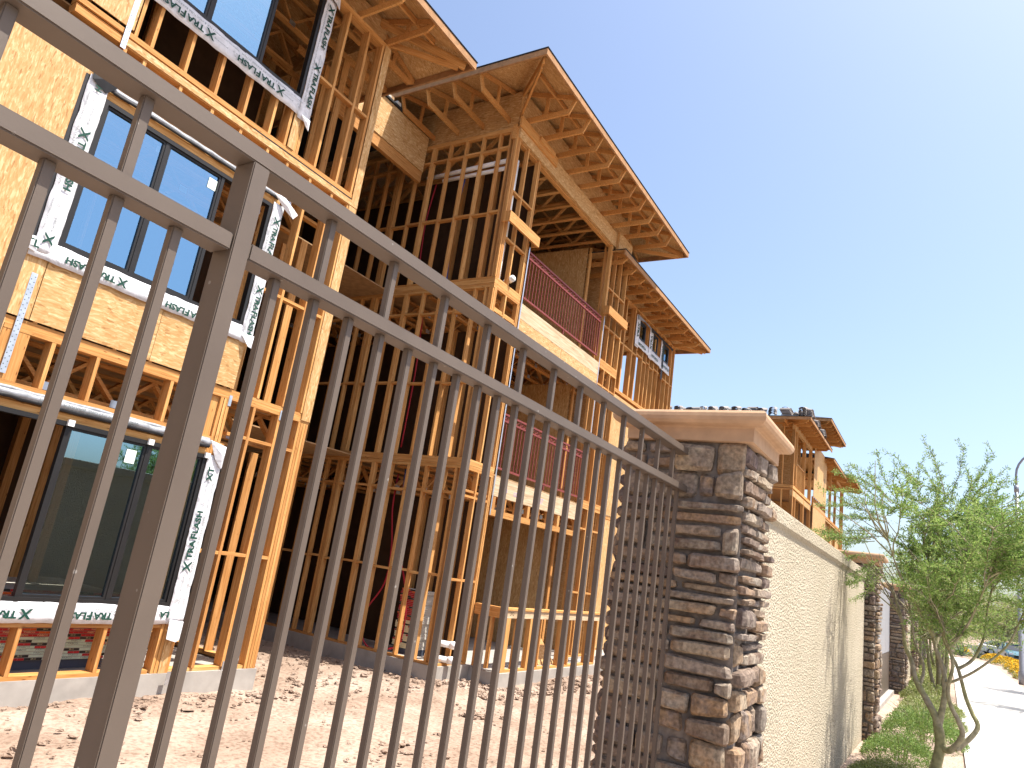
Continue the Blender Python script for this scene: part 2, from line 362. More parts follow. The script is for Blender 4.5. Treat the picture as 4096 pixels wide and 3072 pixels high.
# ================================================================ THE SETTING
def sheet(name, pts, z, mat, kind='structure'):
    return tag(put(name, mesh(name, [(x, y, z) for x, y in pts], [tuple(range(len(pts)))], mat)), kind=kind)
sheet('ground', [(-1500, -1500), (3000, -1500), (3000, 3000), (-1500, 3000)], -0.40, 'site_dirt')
def site_ground():
    x0, x1, y0, y1, st = -9.0, 31.0, 1.32, 13.0, 0.085
    nx = int((x1 - x0) / st); ny = int((y1 - y0) / st); v = []; f = []
    for j in range(ny + 1):
        for i in range(nx + 1):
            x = x0 + i * st; y = y0 + j * st
            h = 0.05 * noise.noise((x * 0.5, y * 0.8, 1)) + 0.025 * noise.noise((x * 1.9, y * 2.6, 3)) + 0.014 * noise.noise((x * 6, y * 7, 5)) + 0.009 * noise.noise((x * 15, y * 15, 8))
            bank = max(0.0, 1 - abs(y - 6.95) / 0.55) * 0.05 if x < 6.8 else max(0.0, 1 - abs(y - 5.9) / 0.5) * 0.05
            v.append((x, y, -0.20 + h + bank * (0.6 + noise.noise((x * 2, y * 2, 0)))))
    for j in range(ny):
        for i in range(nx):
            a = j * (nx + 1) + i; f.append((a, a + 1, a + nx + 2, a + nx + 1))
    tag(put('dirt_yard', mesh('dirt_yard', v, f, 'site_dirt', None, True)), kind='structure')
site_ground()
def rock_geo(r, rg, seg=5):
    v = []; f = []; rings = 4
    ax = [r * rg.uniform(0.8, 1.5), r * rg.uniform(0.8, 1.5), r * rg.uniform(0.35, 0.65)]
    for i in range(rings + 1):
        t = math.pi * i / rings
        for k in range(seg):
            p = 2 * math.pi * k / seg + i * 0.5; q = rg.uniform(0.78, 1.18)
            v.append((ax[0] * math.sin(t) * math.cos(p) * q, ax[1] * math.sin(t) * math.sin(p) * q, ax[2] * math.cos(t) * q))
    for i in range(rings):
        for k in range(seg): f.append((i * seg + k, (i + 1) * seg + k, (i + 1) * seg + (k + 1) % seg, i * seg + (k + 1) % seg))
    return v, f
def clods():
    rg = random.Random(5); mb = MB()
    def drop(x, y, r, z=-0.2):
        v, f = rock_geo(r, rg); mb.add([(a + x, b + y, c + z + r * 0.05 + 0.05 * noise.noise((x * 0.5, y * 0.8, 1))) for a, b, c in v], f)
    for _ in range(1500): drop(rg.uniform(-1, 17), rg.uniform(1.6, 7.0), abs(rg.gauss(0, 0.011)) + 0.005)
    for _ in range(650): drop(rg.uniform(0, 7.0), 7.2 - abs(rg.gauss(0, 0.28)), abs(rg.gauss(0, 0.017)) + 0.007, -0.17)
    for _ in range(480): drop(rg.uniform(6.8, 10.5), rg.uniform(6.0, 10.5), abs(rg.gauss(0, 0.017)) + 0.006, -0.18)
    for _ in range(800): drop(rg.uniform(9.3, 15), 6.05 - abs(rg.gauss(0, 0.3)) + (0.7 if rg.random() < 0.25 else 0), abs(rg.gauss(0, 0.022)) + 0.008, -0.17)
    for cx, cy, n in ((10.25, 6.35, 60), (9.4, 6.6, 30), (7.7, 7.4, 40), (6.0, 4.6, 30), (8.5, 5.2, 30), (3.5, 5.9, 30)):
        for _ in range(n): drop(rg.gauss(cx, 0.25), rg.gauss(cy, 0.18), abs(rg.gauss(0, 0.017)) + 0.006, -0.18)
    tag(mb.build('dirt_clods', 'site_dirt'), 'loose clods and stones scattered over the bare dirt yard', 'dirt clods', kind='stuff')
clods()
sheet('landscape_strip', [(-20, -0.215), (60, -0.215), (66, 0.6), (66, 2.2), (31, 1.5), (31, 1.34), (-20, 1.34)], -0.04, 'granite_gravel')
def walk():
    # sidewalk: straight run, then it bends towards the building side far away; slabs with joints
    top = 0.0; g = tag(put('sidewalk', None, Matrix.Translation((0, 0, 0))), kind='structure')
    x = -14.0; w_ = 1.52
    while x < 56:
        me = mesh('slab', bverts(x + 0.006, x + w_ - 0.006, -2.5, -0.2, -0.12, top), BF, 'sidewalk_concrete')
        put('paving_slab', me, None, g); x += w_
    xs = x; c = (xs, 6.0)
    for k in range(9):
        a0 = math.radians(-90 + k * 9 + 0.08); a1 = math.radians(-90 + (k + 1) * 9 - 0.08); r0, r1 = 6.2, 8.5
        q = [(c[0] + r * math.cos(a), c[1] + r * math.sin(a)) for a, r in ((a0, r0), (a0, r1), (a1, r1), (a1, r0))]
        me = mesh('slab', [(p[0], p[1], -0.12) for p in q] + [(p[0], p[1], top) for p in q], [(3, 2, 1, 0), (4, 5, 6, 7), (0, 1, 5, 4), (1, 2, 6, 5), (2, 3, 7, 6), (3, 0, 4, 7)], 'sidewalk_concrete')
        put('paving_slab', me, None, g)
walk()
sheet('planting_strip', [(-20, -6.0), (120, -6.0), (120, 9.0), (67, 9.0), (66, 0.5), (58, -2.512), (-20, -2.512)], -0.06, 'granite_gravel')
sheet('road', [(76.2, -60), (160, -60), (160, -2.6), (76.2, -2.6)], -0.055, 'asphalt')
tag(put('kerb', mesh('kerb', bverts(76.0, 76.2, -60, -2.6, -0.3, 0.06), BF, 'concrete')), kind='structure')
sheet('far_verge', [(-60, -40), (76, -40), (76, -6.0), (-60, -6.0)], -0.07, 'granite_gravel')
def far_wall():
    t = thing('perimeter_wall', (20, -9, -0.1), 'long tan stucco wall with a pale coping on the far side of the pavement', 'wall')
    put('wall_panel', mesh('w', bverts(-40, 70, -9.2, -9.0, -0.12, 2.6), BF, 'tan_stucco'), None, t)
    put('coping', mesh('w', bverts(-40, 70, -9.26, -8.94, 2.6, 2.72), BF, 'cream_stucco'), None, t)
far_wall()

# ================================================================ METAL FENCE
_bev = {}
def steel(parent, name, x0, x1, y0, y1, z0, z1, r=0.003, mat='fence_paint'):
    k = (round(x1 - x0, 4), round(y1 - y0, 4), round(z1 - z0, 4), r, mat)
    if k not in _bev:
        bm = bmesh.new(); bmesh.ops.create_cube(bm, size=1)
        for v in bm.verts: v.co = Vector((v.co.x * k[0], v.co.y * k[1], v.co.z * k[2]))
        bmesh.ops.bevel(bm, geom=bm.edges[:], offset=r, segments=2, affect='EDGES')
        me = bpy.data.meshes.new('steel'); bm.to_mesh(me); bm.free(); me.materials.append(M[mat]); _bev[k] = me
    return put(name, _bev[k], Matrix.Translation(((x0 + x1) / 2, (y0 + y1) / 2, (z0 + z1) / 2)), parent)
fence = thing('metal_fence', (0.84, 1.28, -0.04), 'brown painted metal picket fence running from the stone pillar past the camera', 'fence')
for px in (0.821, -1.60): steel(fence, 'post', px, px + 0.042, 1.248, 1.312, -0.06, 2.4472, 0.0025)
steel(fence, 'rail', -3.2, 3.945, 1.25, 1.315, 2.4475, 2.485, 0.003)
for z0, z1 in ((2.239, 2.276), (0.10, 0.137)):
    for a, b in ((-3.2, -1.602), (-1.556, 0.819), (0.865, 3.945)): steel(fence, 'rail', a, b, 1.251, 1.313, z0, z1, 0.003)
def picket(x, tall):
    steel(fence, 'picket', x, x + 0.021, 1.2725, 1.2935, 0.02, 2.2395, 0.002)
    if tall: steel(fence, 'picket', x, x + 0.021, 1.2725, 1.2935, 2.2755, 2.448, 0.002)
for k in range(25): picket(0.955 + 0.1205 * k, k % 2 == 1) if 0.955 + 0.1205 * k < 3.9 else None
for k in range(19): picket(0.705 - 0.1205 * k, k % 2 == 1)

# ================================================================ STONE PILLARS
def stone_mesh(wd, h, dp, rg, nx=6, nz=4):
    v = []; f = []
    jit = [(rg.uniform(-0.06, 0.06) * min(wd, 0.15), rg.uniform(-0.16, 0.16) * h) for _ in range(4)]
    sd_ = rg.uniform(0, 99); cut = rg.uniform(0.10, 0.24) * min(wd, h)
    for j in range(nz + 1):
        for i in range(nx + 1):
            u = i / nx; t = j / nz
            # cluster grid lines at the rim
            us = 0.5 - 0.5 * math.cos(math.pi * u); ts = 0.5 - 0.5 * math.cos(math.pi * t)
            x = (us - 0.5) * wd; z = (ts - 0.5) * h
            for ci, (cu, ct) in enumerate(((0, 0), (1, 0), (1, 1), (0, 1))):
                wgt = (us if cu else 1 - us) * (ts if ct else 1 - ts); x += jit[ci][0] * wgt; z += jit[ci][1] * wgt
            ex = max(0.0, 1 - min(us, 1 - us) * wd / cut); ez = max(0.0, 1 - min(ts, 1 - ts) * h / cut)
            rim = math.sqrt(ex * ex + ez * ez)
            x *= 1 - 0.06 * (ez > 0.9) ; z *= 1 - 0.10 * (ex > 0.9)
            nzv = noise.noise((x * 14 + sd_, z * 18, sd_)) * 0.011 + noise.noise((x * 40, z * 40 + sd_, sd_)) * 0.005
            y = -dp + nzv + min(1.2, rim) ** 2 * 0.022
            z += noise.noise((x * 22 + sd_, 3, j)) * 0.005
            v.append((x, y, z))
    n1 = nx + 1
    for j in range(nz):
        for i in range(nx): a = j * n1 + i; f.append((a, a + 1, a + n1 + 1, a + n1))
    ring = [i for i in range(n1)] + [j * n1 + nx for j in range(1, nz + 1)] + [nz * n1 + i for i in range(nx - 1, -1, -1)] + [j * n1 for j in range(nz - 1, 0, -1)]
    b0 = len(v)
    for r in ring: v.append((v[r][0] * 0.96, 0.012, v[r][2] * 0.94))
    for k in range(len(ring)): k2 = (k + 1) % len(ring); f.append((ring[k2], ring[k], b0 + k, b0 + k2))
    return mesh('stone', v, f, 'ledge_stone', None, False)
def stone_layout(width, z0, z1, rg):
    out = []; z = z0
    while z < z1 - 0.03:
        h = rg.choice((0.05, 0.06, 0.065, 0.075, 0.085, 0.11, 0.13, 0.15, 0.165)); h = min(h, z1 - z)
        if z1 - (z + h) < 0.04: h = z1 - z
        x = rg.uniform(-0.02, 0.0); 
        while x < width - 0.01:
            wd = rg.uniform(0.09, 0.24) if h > 0.09 and rg.random() < 0.5 else rg.uniform(0.17, 0.44)
            if width - (x + wd) < 0.07: wd = width + rg.uniform(0.0, 0.02) - x
            if h > 0.12 and rg.random() < 0.38:
                hh = h * rg.uniform(0.4, 0.6); out += [(x, wd, z, hh), (x, wd, z + hh, h - hh)]
            else: out.append((x, wd, z, h))
            x += wd
        z += h
    return out
def cap_mesh(x0, x1, y0, y1, zb):
    prof = [(-0.06, 0.0), (0.005, 0.0), (0.02, 0.004), (0.022, 0.075), (0.028, 0.084), (0.045, 0.088)]
    for k in range(7):
        a = -math.pi / 2 + math.pi * k / 6; prof.append((0.062 + 0.036 * math.cos(a), 0.129 + 0.041 * math.sin(a)))
    prof += [(-0.2, 0.178)]
    v = []; f = []
    for o, z in prof: v += [(x0 - o, y0 - o, zb + z), (x1 + o, y0 - o, zb + z), (x1 + o, y1 + o, zb + z), (x0 - o, y1 + o, zb + z)]
    for i in range(len(prof) - 1):
        for k in range(4): f.append((4 * i + k, 4 * i + (k + 1) % 4, 4 * i + 4 + (k + 1) % 4, 4 * i + 4 + k))
    n = len(v); f += [(3, 2, 1, 0), (n - 4, n - 3, n - 2, n - 1)]
    me = mesh('cap', v, f, 'precast', None, False)
    return me
_pset = None
def pillar(x0, label, y0=0.95, stones=True):
    global _pset
    wx, wy, zt = 0.60, 0.70, 2.55
    t = thing('stone_pillar', (x0 + wx / 2, y0 + wy / 2, -0.1), label, 'pillar', 'stone pillars along the street wall')
    if 'core' not in _cache:
        _cache['core'] = mesh('core', bverts(0, wx, 0, wy, -0.15, zt), BF, 'mortar'); _cache['cap'] = cap_mesh(-0.03, wx + 0.03, -0.03, wy - 0.035, zt - 0.012)
    Tm = Matrix.Translation((x0, y0, 0))
    put('mortar_core', _cache['core'], Tm, t); put('cap', _cache['cap'], Tm, t)
    if not stones: return t
    if _pset is None:
        _pset = []; rg = random.Random(21)
        faces = [(wy, lambda u, z: Matrix.Translation((0, wy - u, z)) @ Matrix.Rotation(-math.pi / 2, 4, 'Z')),      # -X face
                 (wx, lambda u, z: Matrix.Translation((u, 0, z))),                                                    # -Y face
                 (wx, lambda u, z: Matrix.Translation((wx - u, wy, z)) @ Matrix.Rotation(math.pi, 4, 'Z')),            # +Y
                 (wy, lambda u, z: Matrix.Translation((wx, u, z)) @ Matrix.Rotation(math.pi / 2, 4, 'Z'))]
        rear = MB()
        for fi, (width, fn) in enumerate(faces):
            for u, wd, z, h in stone_layout(width, -0.13, zt - 0.02, rg):
                gp = rg.uniform(0.010, 0.022); dp = rg.uniform(0.026, 0.07)
                if fi >= 2: gp, dp = 0.012, 0.035
                sm = stone_mesh(max(wd - gp, 0.04), max(h - gp, 0.03), dp, rg, 6 if fi < 2 else 4, 4 if fi < 2 else 3); mm = fn(u + wd / 2, z + h / 2)
                if fi < 2: _pset.append((sm, mm))
                else: rear.add([mm @ v.co for v in sm.vertices], [tuple(p.vertices) for p in sm.polygons])
        _cache['rear'] = mesh('rear_stones', rear.v, rear.f, 'ledge_stone')
    for me, m in _pset: put('stone', me, Tm @ m, t)
    tag(put('rear_stones', _cache['rear'], Tm, t), kind='stuff')
    return t
pillar(3.975, 'nearest stone pillar with a tan precast cap where the metal fence ends')
pillar(12.78, 'second stone pillar, at the far end of the nearest cream stucco wall')
pillar(22.15, 'third stone pillar, just beyond the tall grey gate')
pillar(30.2, 'fourth stone pillar from the camera, half hidden by tree branches', stones=True)
pillar(37.0, 'fifth stone pillar from the camera along the pavement', stones=False)
pillar(44.0, 'farthest stone pillar at the end of the street wall', stones=False)

# ================================================================ STUCCO WALLS, GATE
def stucco_wall(x0, x1, label, y=1.10):
    t = thing('stucco_wall', ((x0 + x1) / 2, y + 0.1, -0.1), label, 'wall', 'cream stucco walls between the pillars')
    st = 0.5; nx = max(2, int((x1 - x0) / st)); L = x1 - x0
    put('wall_panel', mesh('wall', bverts(x0, x1, y, y + 0.2, -0.12, 2.30), BF, 'cream_stucco'), None, t)
    v = []; f = []; prof = [(y + 0.01, 2.26), (y - 0.012, 2.285), (y - 0.03, 2.305), (y - 0.032, 2.41), (y - 0.022, 2.42), (y + 0.222, 2.42), (y + 0.232, 2.41), (y + 0.23, 2.30), (y + 0.19, 2.26)]
    for xx in (x0, x1): v += [(xx, a, b) for a, b in prof]
    n = len(prof)
    for k in range(n): f.append((k, (k + 1) % n, n + (k + 1) % n, n + k))
    f += [tuple(reversed(range(n))), tuple(range(n, 2 * n))]
    put('wall_cap', mesh('wcap', v, f, 'cream_stucco'), None, t)
stucco_wall(4.58, 12.77, 'sunlit cream stucco wall beside the nearest stone pillar')
stucco_wall(22.76, 30.19, 'cream stucco wall between the third and fourth stone pillars', 1.12)
stucco_wall(30.81, 36.99, 'cream stucco wall between the fourth and fifth stone pillars', 1.12)
stucco_wall(37.61, 43.99, 'farthest stretch of cream stucco wall behind the street trees', 1.12)
gt = thing('metal_gate', (17.8, 1.3, -0.04), 'tall pale grey metal gate panels between the second and third stone pillars', 'gate')
x = 13.44
while x < 22.0:
    box(gt, 'upper_panel', x + 0.01, x + 1.43, 1.30, 1.335, 0.98, 2.45, 'gate_grey'); box(gt, 'shade_panel', x + 0.01, x + 1.43, 1.302, 1.333, 0.06, 0.97, 'fence_paint')  # lower panels coloured dark to stand for tree shade on the gate
    x += 1.44
box(gt, 'top_rail', 13.42, 22.12, 1.285, 1.35, 2.452, 2.50, 'gate_grey'); box(gt, 'threshold', 13.42, 22.12, 1.18, 1.42, -0.06, 0.05, 'concrete')
# ================================================================ MAIN BUILDING UNDER CONSTRUCTION
bld = thing('framed_building', (10.0, 7.4, -0.2), 'three storey wood framed building under construction behind the metal fence', 'building')
SW = 0.038
def stud(x, y, z0, z1, d=0.14, name='stud', wd=SW): return box(bld, name, x, x + wd, y, y + d, z0, z1)
def studs(xs, y, z0, z1, d=0.14, name='stud'):
    for x in xs: stud(x, y, z0, z1, d, name)
def plate(x0, x1, y, z0, z1, d=0.14, name='plate'): return box(bld, name, x0, x1, y, y + d, z0, z1)
def osb(x0, x1, y0, y1, z0, z1, name='sheathing_panel'): return box(bld, name, x0, x1, y0, y1, z0, z1, 'osb')
def truss_mesh(L, h, key):
    k = ('truss', round(L, 2), round(h, 2))
    if k not in _cache:
        mb = MB(); n = max(2, int(L / 0.72)); st = L / n
        mb.box(-L / 2, L / 2, -0.045, 0.045, h - 0.038, h); mb.box(-L / 2, L / 2, -0.045, 0.045, 0, 0.038)
        for i in range(n):
            a = -L / 2 + i * st
            mb.bar((a, 0, 0.038), (a + st / 2, 0, h - 0.038), 0.036, 0.085, 0, (0, 1, 0)); mb.bar((a + st / 2, 0.001, h - 0.038), (a + st, 0.001, 0.038), 0.036, 0.083, 0, (0, 1, 0))
            mb.box(a - 0.055, a + 0.055, -0.047, -0.0455, 0.004, 0.085, 1)
        _cache[k] = mesh('truss', mb.v, mb.f, ['lumber', 'galvanised'], mb.i)
    return _cache[k]
def truss(x0, x1, y, z0, h): put('floor_truss', truss_mesh(x1 - x0, h, 0), Matrix.Translation(((x0 + x1) / 2, y, z0)), bld)
def truss_y(x, y0, y1, z0, h): put('floor_truss', truss_mesh(y1 - y0, h, 0), Matrix.Translation((x, (y0 + y1) / 2, z0)) @ Matrix.Rotation(math.pi / 2, 4, 'Z'), bld)
YL = 7.32
# ---- foundation
def slab(name, x0, x1, y0, y1, z0, z1): put(name, mesh('slab', bverts(x0, x1, y0, y1, z0, z1), BF, 'concrete'), None, bld)
slab('foundation_slab', -6, 6.6, YL - 0.012, 22.2, -0.5, 0.03)
slab('foundation_slab', 9.55, 21, 6.76, 22.2, -0.5, 0.031)
slab('patio_slab', 10.55, 15.2, 6.17, 6.759, -0.5, 0.0)
# ---- left volume: sheathing left of the windows
xe = [2.975 - 1.22 * k for k in range(7)]
for i in range(6):
    a, b = xe[i + 1] + 0.003, xe[i] - 0.003
    osb(a, b if i else 2.79, YL - 0.012, YL, 0.05, 3.215); osb(a, b, YL - 0.012, YL, 3.262, 6.20); osb(a, b if i else 3.055, YL - 0.012, YL, 6.56, 9.10)
    for z0, z1 in ((0.03, 3.13), (3.25, 6.33), (6.53, 9.1)): stud(a + 0.4, YL + 0.001, z0, z1); stud(a, YL + 0.001, z0, z1)
# storey 1
plate(-5, 5.12, YL + 0.001, 0.031, 0.069)
plate(5.36, 6.57, YL + 0.02, 0.031, 0.069, 0.12)
studs((3.03, 3.29, 3.70, 4.11, 4.52, 4.93), YL + 0.002, 0.07, 0.50, name='cripple_stud')
plate(2.95, 5.15, YL + 0.002, 0.502, 0.54)
studs((5.155, 5.20, 5.33), YL + 0.001, 0.032, 2.60)
box(bld, 'stud', 5.242, 5.325, YL - 0.008, YL + 0.13, 0.032, 2.60, 'osb')
studs((5.655, 6.055), YL + 0.001, 0.07, 3.128); studs((6.105,), YL + 0.03, 0.07, 3.128)
studs((6.40, 6.445, 6.49, 6.532), YL + 0.001, 0.032, 3.128, 0.14)
for a, b in ((5.372, 5.653), (5.695, 6.053), (6.145, 6.398)):
    for z in (1.335, 2.715): plate(a, b, YL + 0.004, z, z + 0.038, 0.09, 'blocking')
plate(2.90, 5.15, YL + 0.003, 2.43, 2.50, 0.14, 'header'); plate(2.90, 5.15, YL + 0.03, 2.502, 2.62, 0.1, 'header'); plate(2.80, 5.02, YL + 0.001, 2.622, 2.665)
box(bld, 'cripple_stud', 2.80, 3.035, YL + 0.004, YL + 0.05, 2.667, 3.128); studs((3.235, 3.675, 4.10, 4.51), YL + 0.002, 2.667, 3.128, name='cripple_stud')
box(bld, 'cripple_stud', 5.02, 5.17, YL + 0.03, YL + 0.07, 2.65, 3.128); box(bld, 'cripple_stud', 5.02, 5.21, YL + 0.005, YL + 0.1, 2.60, 2.648)
studs((5.175, 5.225, 5.27), YL + 0.001, 2.602, 3.128, name='cripple_stud')
for k, (z0, z1) in enumerate(((3.13, 3.167), (3.169, 3.207), (3.209, 3.247))): plate(2.6 if k else 2.8, 6.575 - 0.006 * k, YL + 0.001 + 0.003 * k, z0, z1)
# storey 2
for a, b in ((2.98, 4.195), (4.20, 5.30)): osb(a, b, YL - 0.012, YL, 3.262, 3.97)
osb(5.215, 5.30, YL - 0.0115, YL, 3.972, 5.86)
studs((3.02, 3.4, 3.8, 4.2, 4.6, 5.0), YL + 0.001, 3.25, 3.98, name='cripple_stud'); plate(2.98, 5.2, YL + 0.001, 3.982, 4.02)
studs((5.175, 5.26), YL + 0.001, 3.25, 5.86); studs((5.665, 6.075), YL + 0.001, 3.25, 6.345); studs((6.395, 6.44, 6.53), YL + 0.001, 3.25, 6.345)
osb(6.425, 6.575, YL - 0.0125, YL, 3.16, 6.345)
for a, b in ((5.30, 5.663), (5.705, 6.073), (6.115, 6.393)):
    for z in (4.585, 6.0): plate(a, b, YL + 0.004, z, z + 0.038, 0.09, 'blocking')
plate(2.98, 5.25, YL + 0.002, 5.70, 5.78, 0.14, 'header'); plate(2.98, 5.25, YL + 0.03, 5.782, 5.87, 0.1, 'header'); plate(2.95, 5.30, YL + 0.001, 5.872, 5.912)
studs((3.02, 3.24, 3.68, 4.10, 4.51, 4.93, 5.26), YL + 0.002, 5.914, 6.345, name='cripple_stud')
for k, (z0, z1) in enumerate(((6.347, 6.385), (6.387, 6.425), (6.427, 6.452), (6.47, 6.53))): plate(2.5, 6.582 - 0.008 * k, YL + (0.0, 0.004, 0.02, 0.001)[k], z0, z1)
osb(2.98, 6.58, YL - 0.012, YL - 0.0005, 6.36, 6.44, 'rim_strip')
box(bld, 'felt_strip', 4.7, 6.57, YL + 0.003, YL + 0.1, 6.453, 6.469, 'felt')
# storey 3
studs((3.075, 3.26, 3.67, 4.075, 4.485, 4.885, 5.14), YL + 0.002, 6.532, 7.22, name='cripple_stud')
osb(5.195, 5.30, YL - 0.012, YL, 6.535, 7.25, 'sheathing_strip'); studs((5.23, 5.305, 5.35), YL + 0.001, 6.532, 9.06)
studs((5.68, 6.095), YL + 0.001, 6.532, 9.06); studs((6.40, 6.52), YL + 0.001, 6.532, 9.10); osb(6.45, 6.575, YL - 0.0125, YL, 6.40, 9.10, 'sheathing_strip')
for a, b in ((5.39, 5.678), (5.72, 6.093), (6.135, 6.398)): plate(a, b, YL + 0.004, 7.775, 7.813, 0.09, 'blocking')
plate(3.0, 5.25, YL + 0.002, 8.97, 9.06, 0.14, 'header'); plate(-5, 6.57, YL + 0.001, 9.062, 9.10); plate(-5, 6.57, YL + 0.003, 9.102, 9.14)
plate(3.06, 5.2, YL + 0.003, 7.222, 7.26)
# decks, trusses, inner and rear walls of the left volume
for z in (3.212, 6.452): box(bld, 'subfloor', -5, 6.40, YL + 0.15, 22.0, z, z + 0.018, 'plywood')
for z in (2.70, 5.92):
    for k in range(8): truss(-4.8, 6.35, 7.62 + 0.62 * k, z, 0.43)
for k in range(6): truss(-4.8, 6.35, 7.75 + 0.8 * k, 9.15, 0.5)
osb(-5, 6.5, 22.0, 22.012, 0.03, 9.6); osb(-5.01, -4.998, YL, 22, 0.03, 9.4); osb(6.575, 6.587, 11.0, 22, 0.03, 9.6)
for z0, z1 in ((0.05, 2.69), (3.24, 5.91), (6.48, 9.1)):
    for k in range(9): box(bld, 'stud', 6.44, 6.56, 7.75 + 0.41 * k, 7.788 + 0.41 * k, z0, z1)
    for k in range(12): box(bld, 'partition_stud', -0.2 + 0.41 * k, -0.162 + 0.41 * k, 9.9, 9.99, z0, z1)
    box(bld, 'plate', 6.44, 6.56, 7.47, 11.2, z0, z0 + 0.038); box(bld, 'plate', -1, 5.2, 9.9, 9.99, z0 - 0.02, z0 + 0.02)
osb(-4.9, 2.4, 9.995, 10.007, 0.05, 2.69)
for k in range(4): box(bld, 'partition_stud', 4.2, 4.29, 8.4 + 0.41 * k, 8.438 + 0.41 * k, 0.05, 2.69)
# galvanised straps and clips on the sheathing
def strap(x, z0, z1, wd=0.055, y=YL - 0.016):
    mb = MB(); mb.box(x - wd / 2, x + wd / 2, y, y + 0.003, z0, z1)
    z = z0 + 0.04
    while z < z1 - 0.03:
        for q in (-0.014, 0.014): mb.box(x + q - 0.005, x + q + 0.005, y - 0.0008, y, z + q, z + q + 0.010, 1)
        z += 0.052
    mb.build('metal_strap', ['galvanised', 'letter_grey'], bld)
strap(2.90, 2.72, 3.70); strap(3.0, 6.30, 6.95)
for x_, z_ in ((5.30, 3.05), (6.09, 3.07), (5.30, 0.0), (6.09, 0.0)): box(bld, 'metal_clip', x_ - 0.02, x_ + 0.02, YL - 0.006, YL - 0.001, z_, z_ + 0.13, 'galvanised')
put('metal_strap', mesh('s', bverts(5.31, 5.37, 7.24, 7.245, -0.08, 0.06), BF, 'galvanised'), None, bld)

# ---- windows with flashing
def strip_mesh(x0, x1, z0, z1, y, amp=0.006, seed=0, flare=0.0):
    nx = max(3, int((x1 - x0) / 0.06)); nz = max(3, int((z1 - z0) / 0.06)); v = []; f = []
    for j in range(nz + 1):
        for i in range(nx + 1):
            x = x0 + (x1 - x0) * i / nx; z = z0 + (z1 - z0) * j / nz
            e = 0.012 * noise.noise((x * 6, z * 6, seed)) if (i in (0, nx) or j in (0, nz)) else 0
            v.append((x + (e if i in (0, nx) else 0), y - amp * (0.6 + noise.noise((x * 7, z * 9, seed + 4))) - flare * (1 - j / nz), z + (e if j in (0, nz) else 0)))
    for j in range(nz):
        for i in range(nx): a = j * (nx + 1) + i; f.append((a, a + 1, a + nx + 2, a + nx + 1))
    n = len(v); v += [(a, b + 0.0025, c) for a, b, c in v]
    f += [tuple(n + k for k in reversed(q)) for q in f[:]]
    def rim(seq):
        for k in range(len(seq) - 1): f.append((seq[k + 1], seq[k], n + seq[k], n + seq[k + 1]))
    w1 = nx + 1
    rim([i for i in range(w1)] + [j * w1 + nx for j in range(1, nz + 1)] + [nz * w1 + i for i in range(nx - 1, -1, -1)] + [j * w1 for j in range(nz - 1, -1, -1)])
    return mesh('strip', v, f, 'flash_white', None, True)
def twidth(s, size, bold, sx):
    v, f = text_geo(s, size, bold); xs = [p[0] for p in v]; return (max(xs) - min(xs)) * sx
def logo(mb, o, r, u, s=1.0):
    """one repeat of the printed tape, centred at o, reading along r"""
    o = Vector(o); r = Vector(r); u = Vector(u); seq = [('X', 0.135, -0.004), ('TRA', 0.098, 0.004), ('F', 0.116, 0.002), ('LASH', 0.098, 0.004)]; sx = 1.12; g = 0.012 * s
    ws = [twidth(t_, z_ * s, 0.004, sx) for t_, z_, _ in seq]; x = -(sum(ws) + 3 * g) / 2
    for (t_, z_, dy), w_ in zip(seq, ws): put_text(mb, t_, z_ * s, o + r * (x + w_ / 2) + u * (0.014 + dy) * s, r, u, 0, 0.004, sx); x += w_ + g
    put_text(mb, 'WATER & MOISTURE BARRIER SYSTEM', 0.034 * s, o - r * 0.02 * s - u * 0.058 * s, r, u, 1, 0.0, 1.12)
def fine(mb, o, r, u, s=1.0):
    o = Vector(o); r = Vector(r); u = Vector(u)
    put_text(mb, 'PREMIUM NAIL-ON FLASHING', 0.024 * s, o - u * 0.06 * s, r, u, 1, 0.0, 1.0)
    for q, (a, b) in enumerate(((-0.02, 0.0), (0.02, 0.0), (0.0, 0.034))): put_text(mb, 'O', 0.036 * s, o + r * (a * s - 0.12 * s) + u * b * s, r, u, 1)
    put_text(mb, 'protectowrap', 0.034 * s, o + r * 0.08 * s + u * 0.02 * s, r, u, 1)
X_, Z_ = Vector((1, 0, 0)), Vector((0, 0, 1))
def window(x0, x1, z0, z1, divs, glazed, y=YL - 0.02, fw=0.045, sash=0.04):
    mb = MB()
    for a in ((x0, x1, z0, z0 + fw), (x0, x1, z1 - fw, z1)): mb.box(a[0], a[1], y, y + 0.085, a[2], a[3])
    for a in ((x0, x0 + fw), (x1 - fw, x1)): mb.box(a[0], a[1], y, y + 0.085, z0 + fw, z1 - fw)
    for d in divs: mb.box(d - sash / 2, d + sash / 2, y + 0.012, y + 0.07, z0 + fw, z1 - fw)
    es = [x0 + fw] + divs + [x1 - fw]
    for i in glazed:
        a, b = es[i] + (sash / 2 if i else 0), es[i + 1] - (sash / 2 if i < len(divs) else 0); s = 0.026
        for q in ((a, b, z0 + fw, z0 + fw + s), (a, b, z1 - fw - s, z1 - fw)): mb.box(q[0], q[1], y + 0.02, y + 0.06, q[2], q[3])
        for q in ((a, a + s), (b - s, b)): mb.box(q[0], q[1], y + 0.02, y + 0.06, z0 + fw + s, z1 - fw - s)
    wo = mb.build('window', 'frame_bronze', bld)
    for i in glazed:
        a, b = es[i] + 0.02, es[i + 1] - 0.02
        put('pane', mesh('pane', [(a, y + 0.04, z0 + fw), (b, y + 0.04, z0 + fw), (b, y + 0.04, z1 - fw), (a, y + 0.04, z1 - fw)], [(0, 1, 2, 3)], 'window_glass'), None, wo)
    return wo
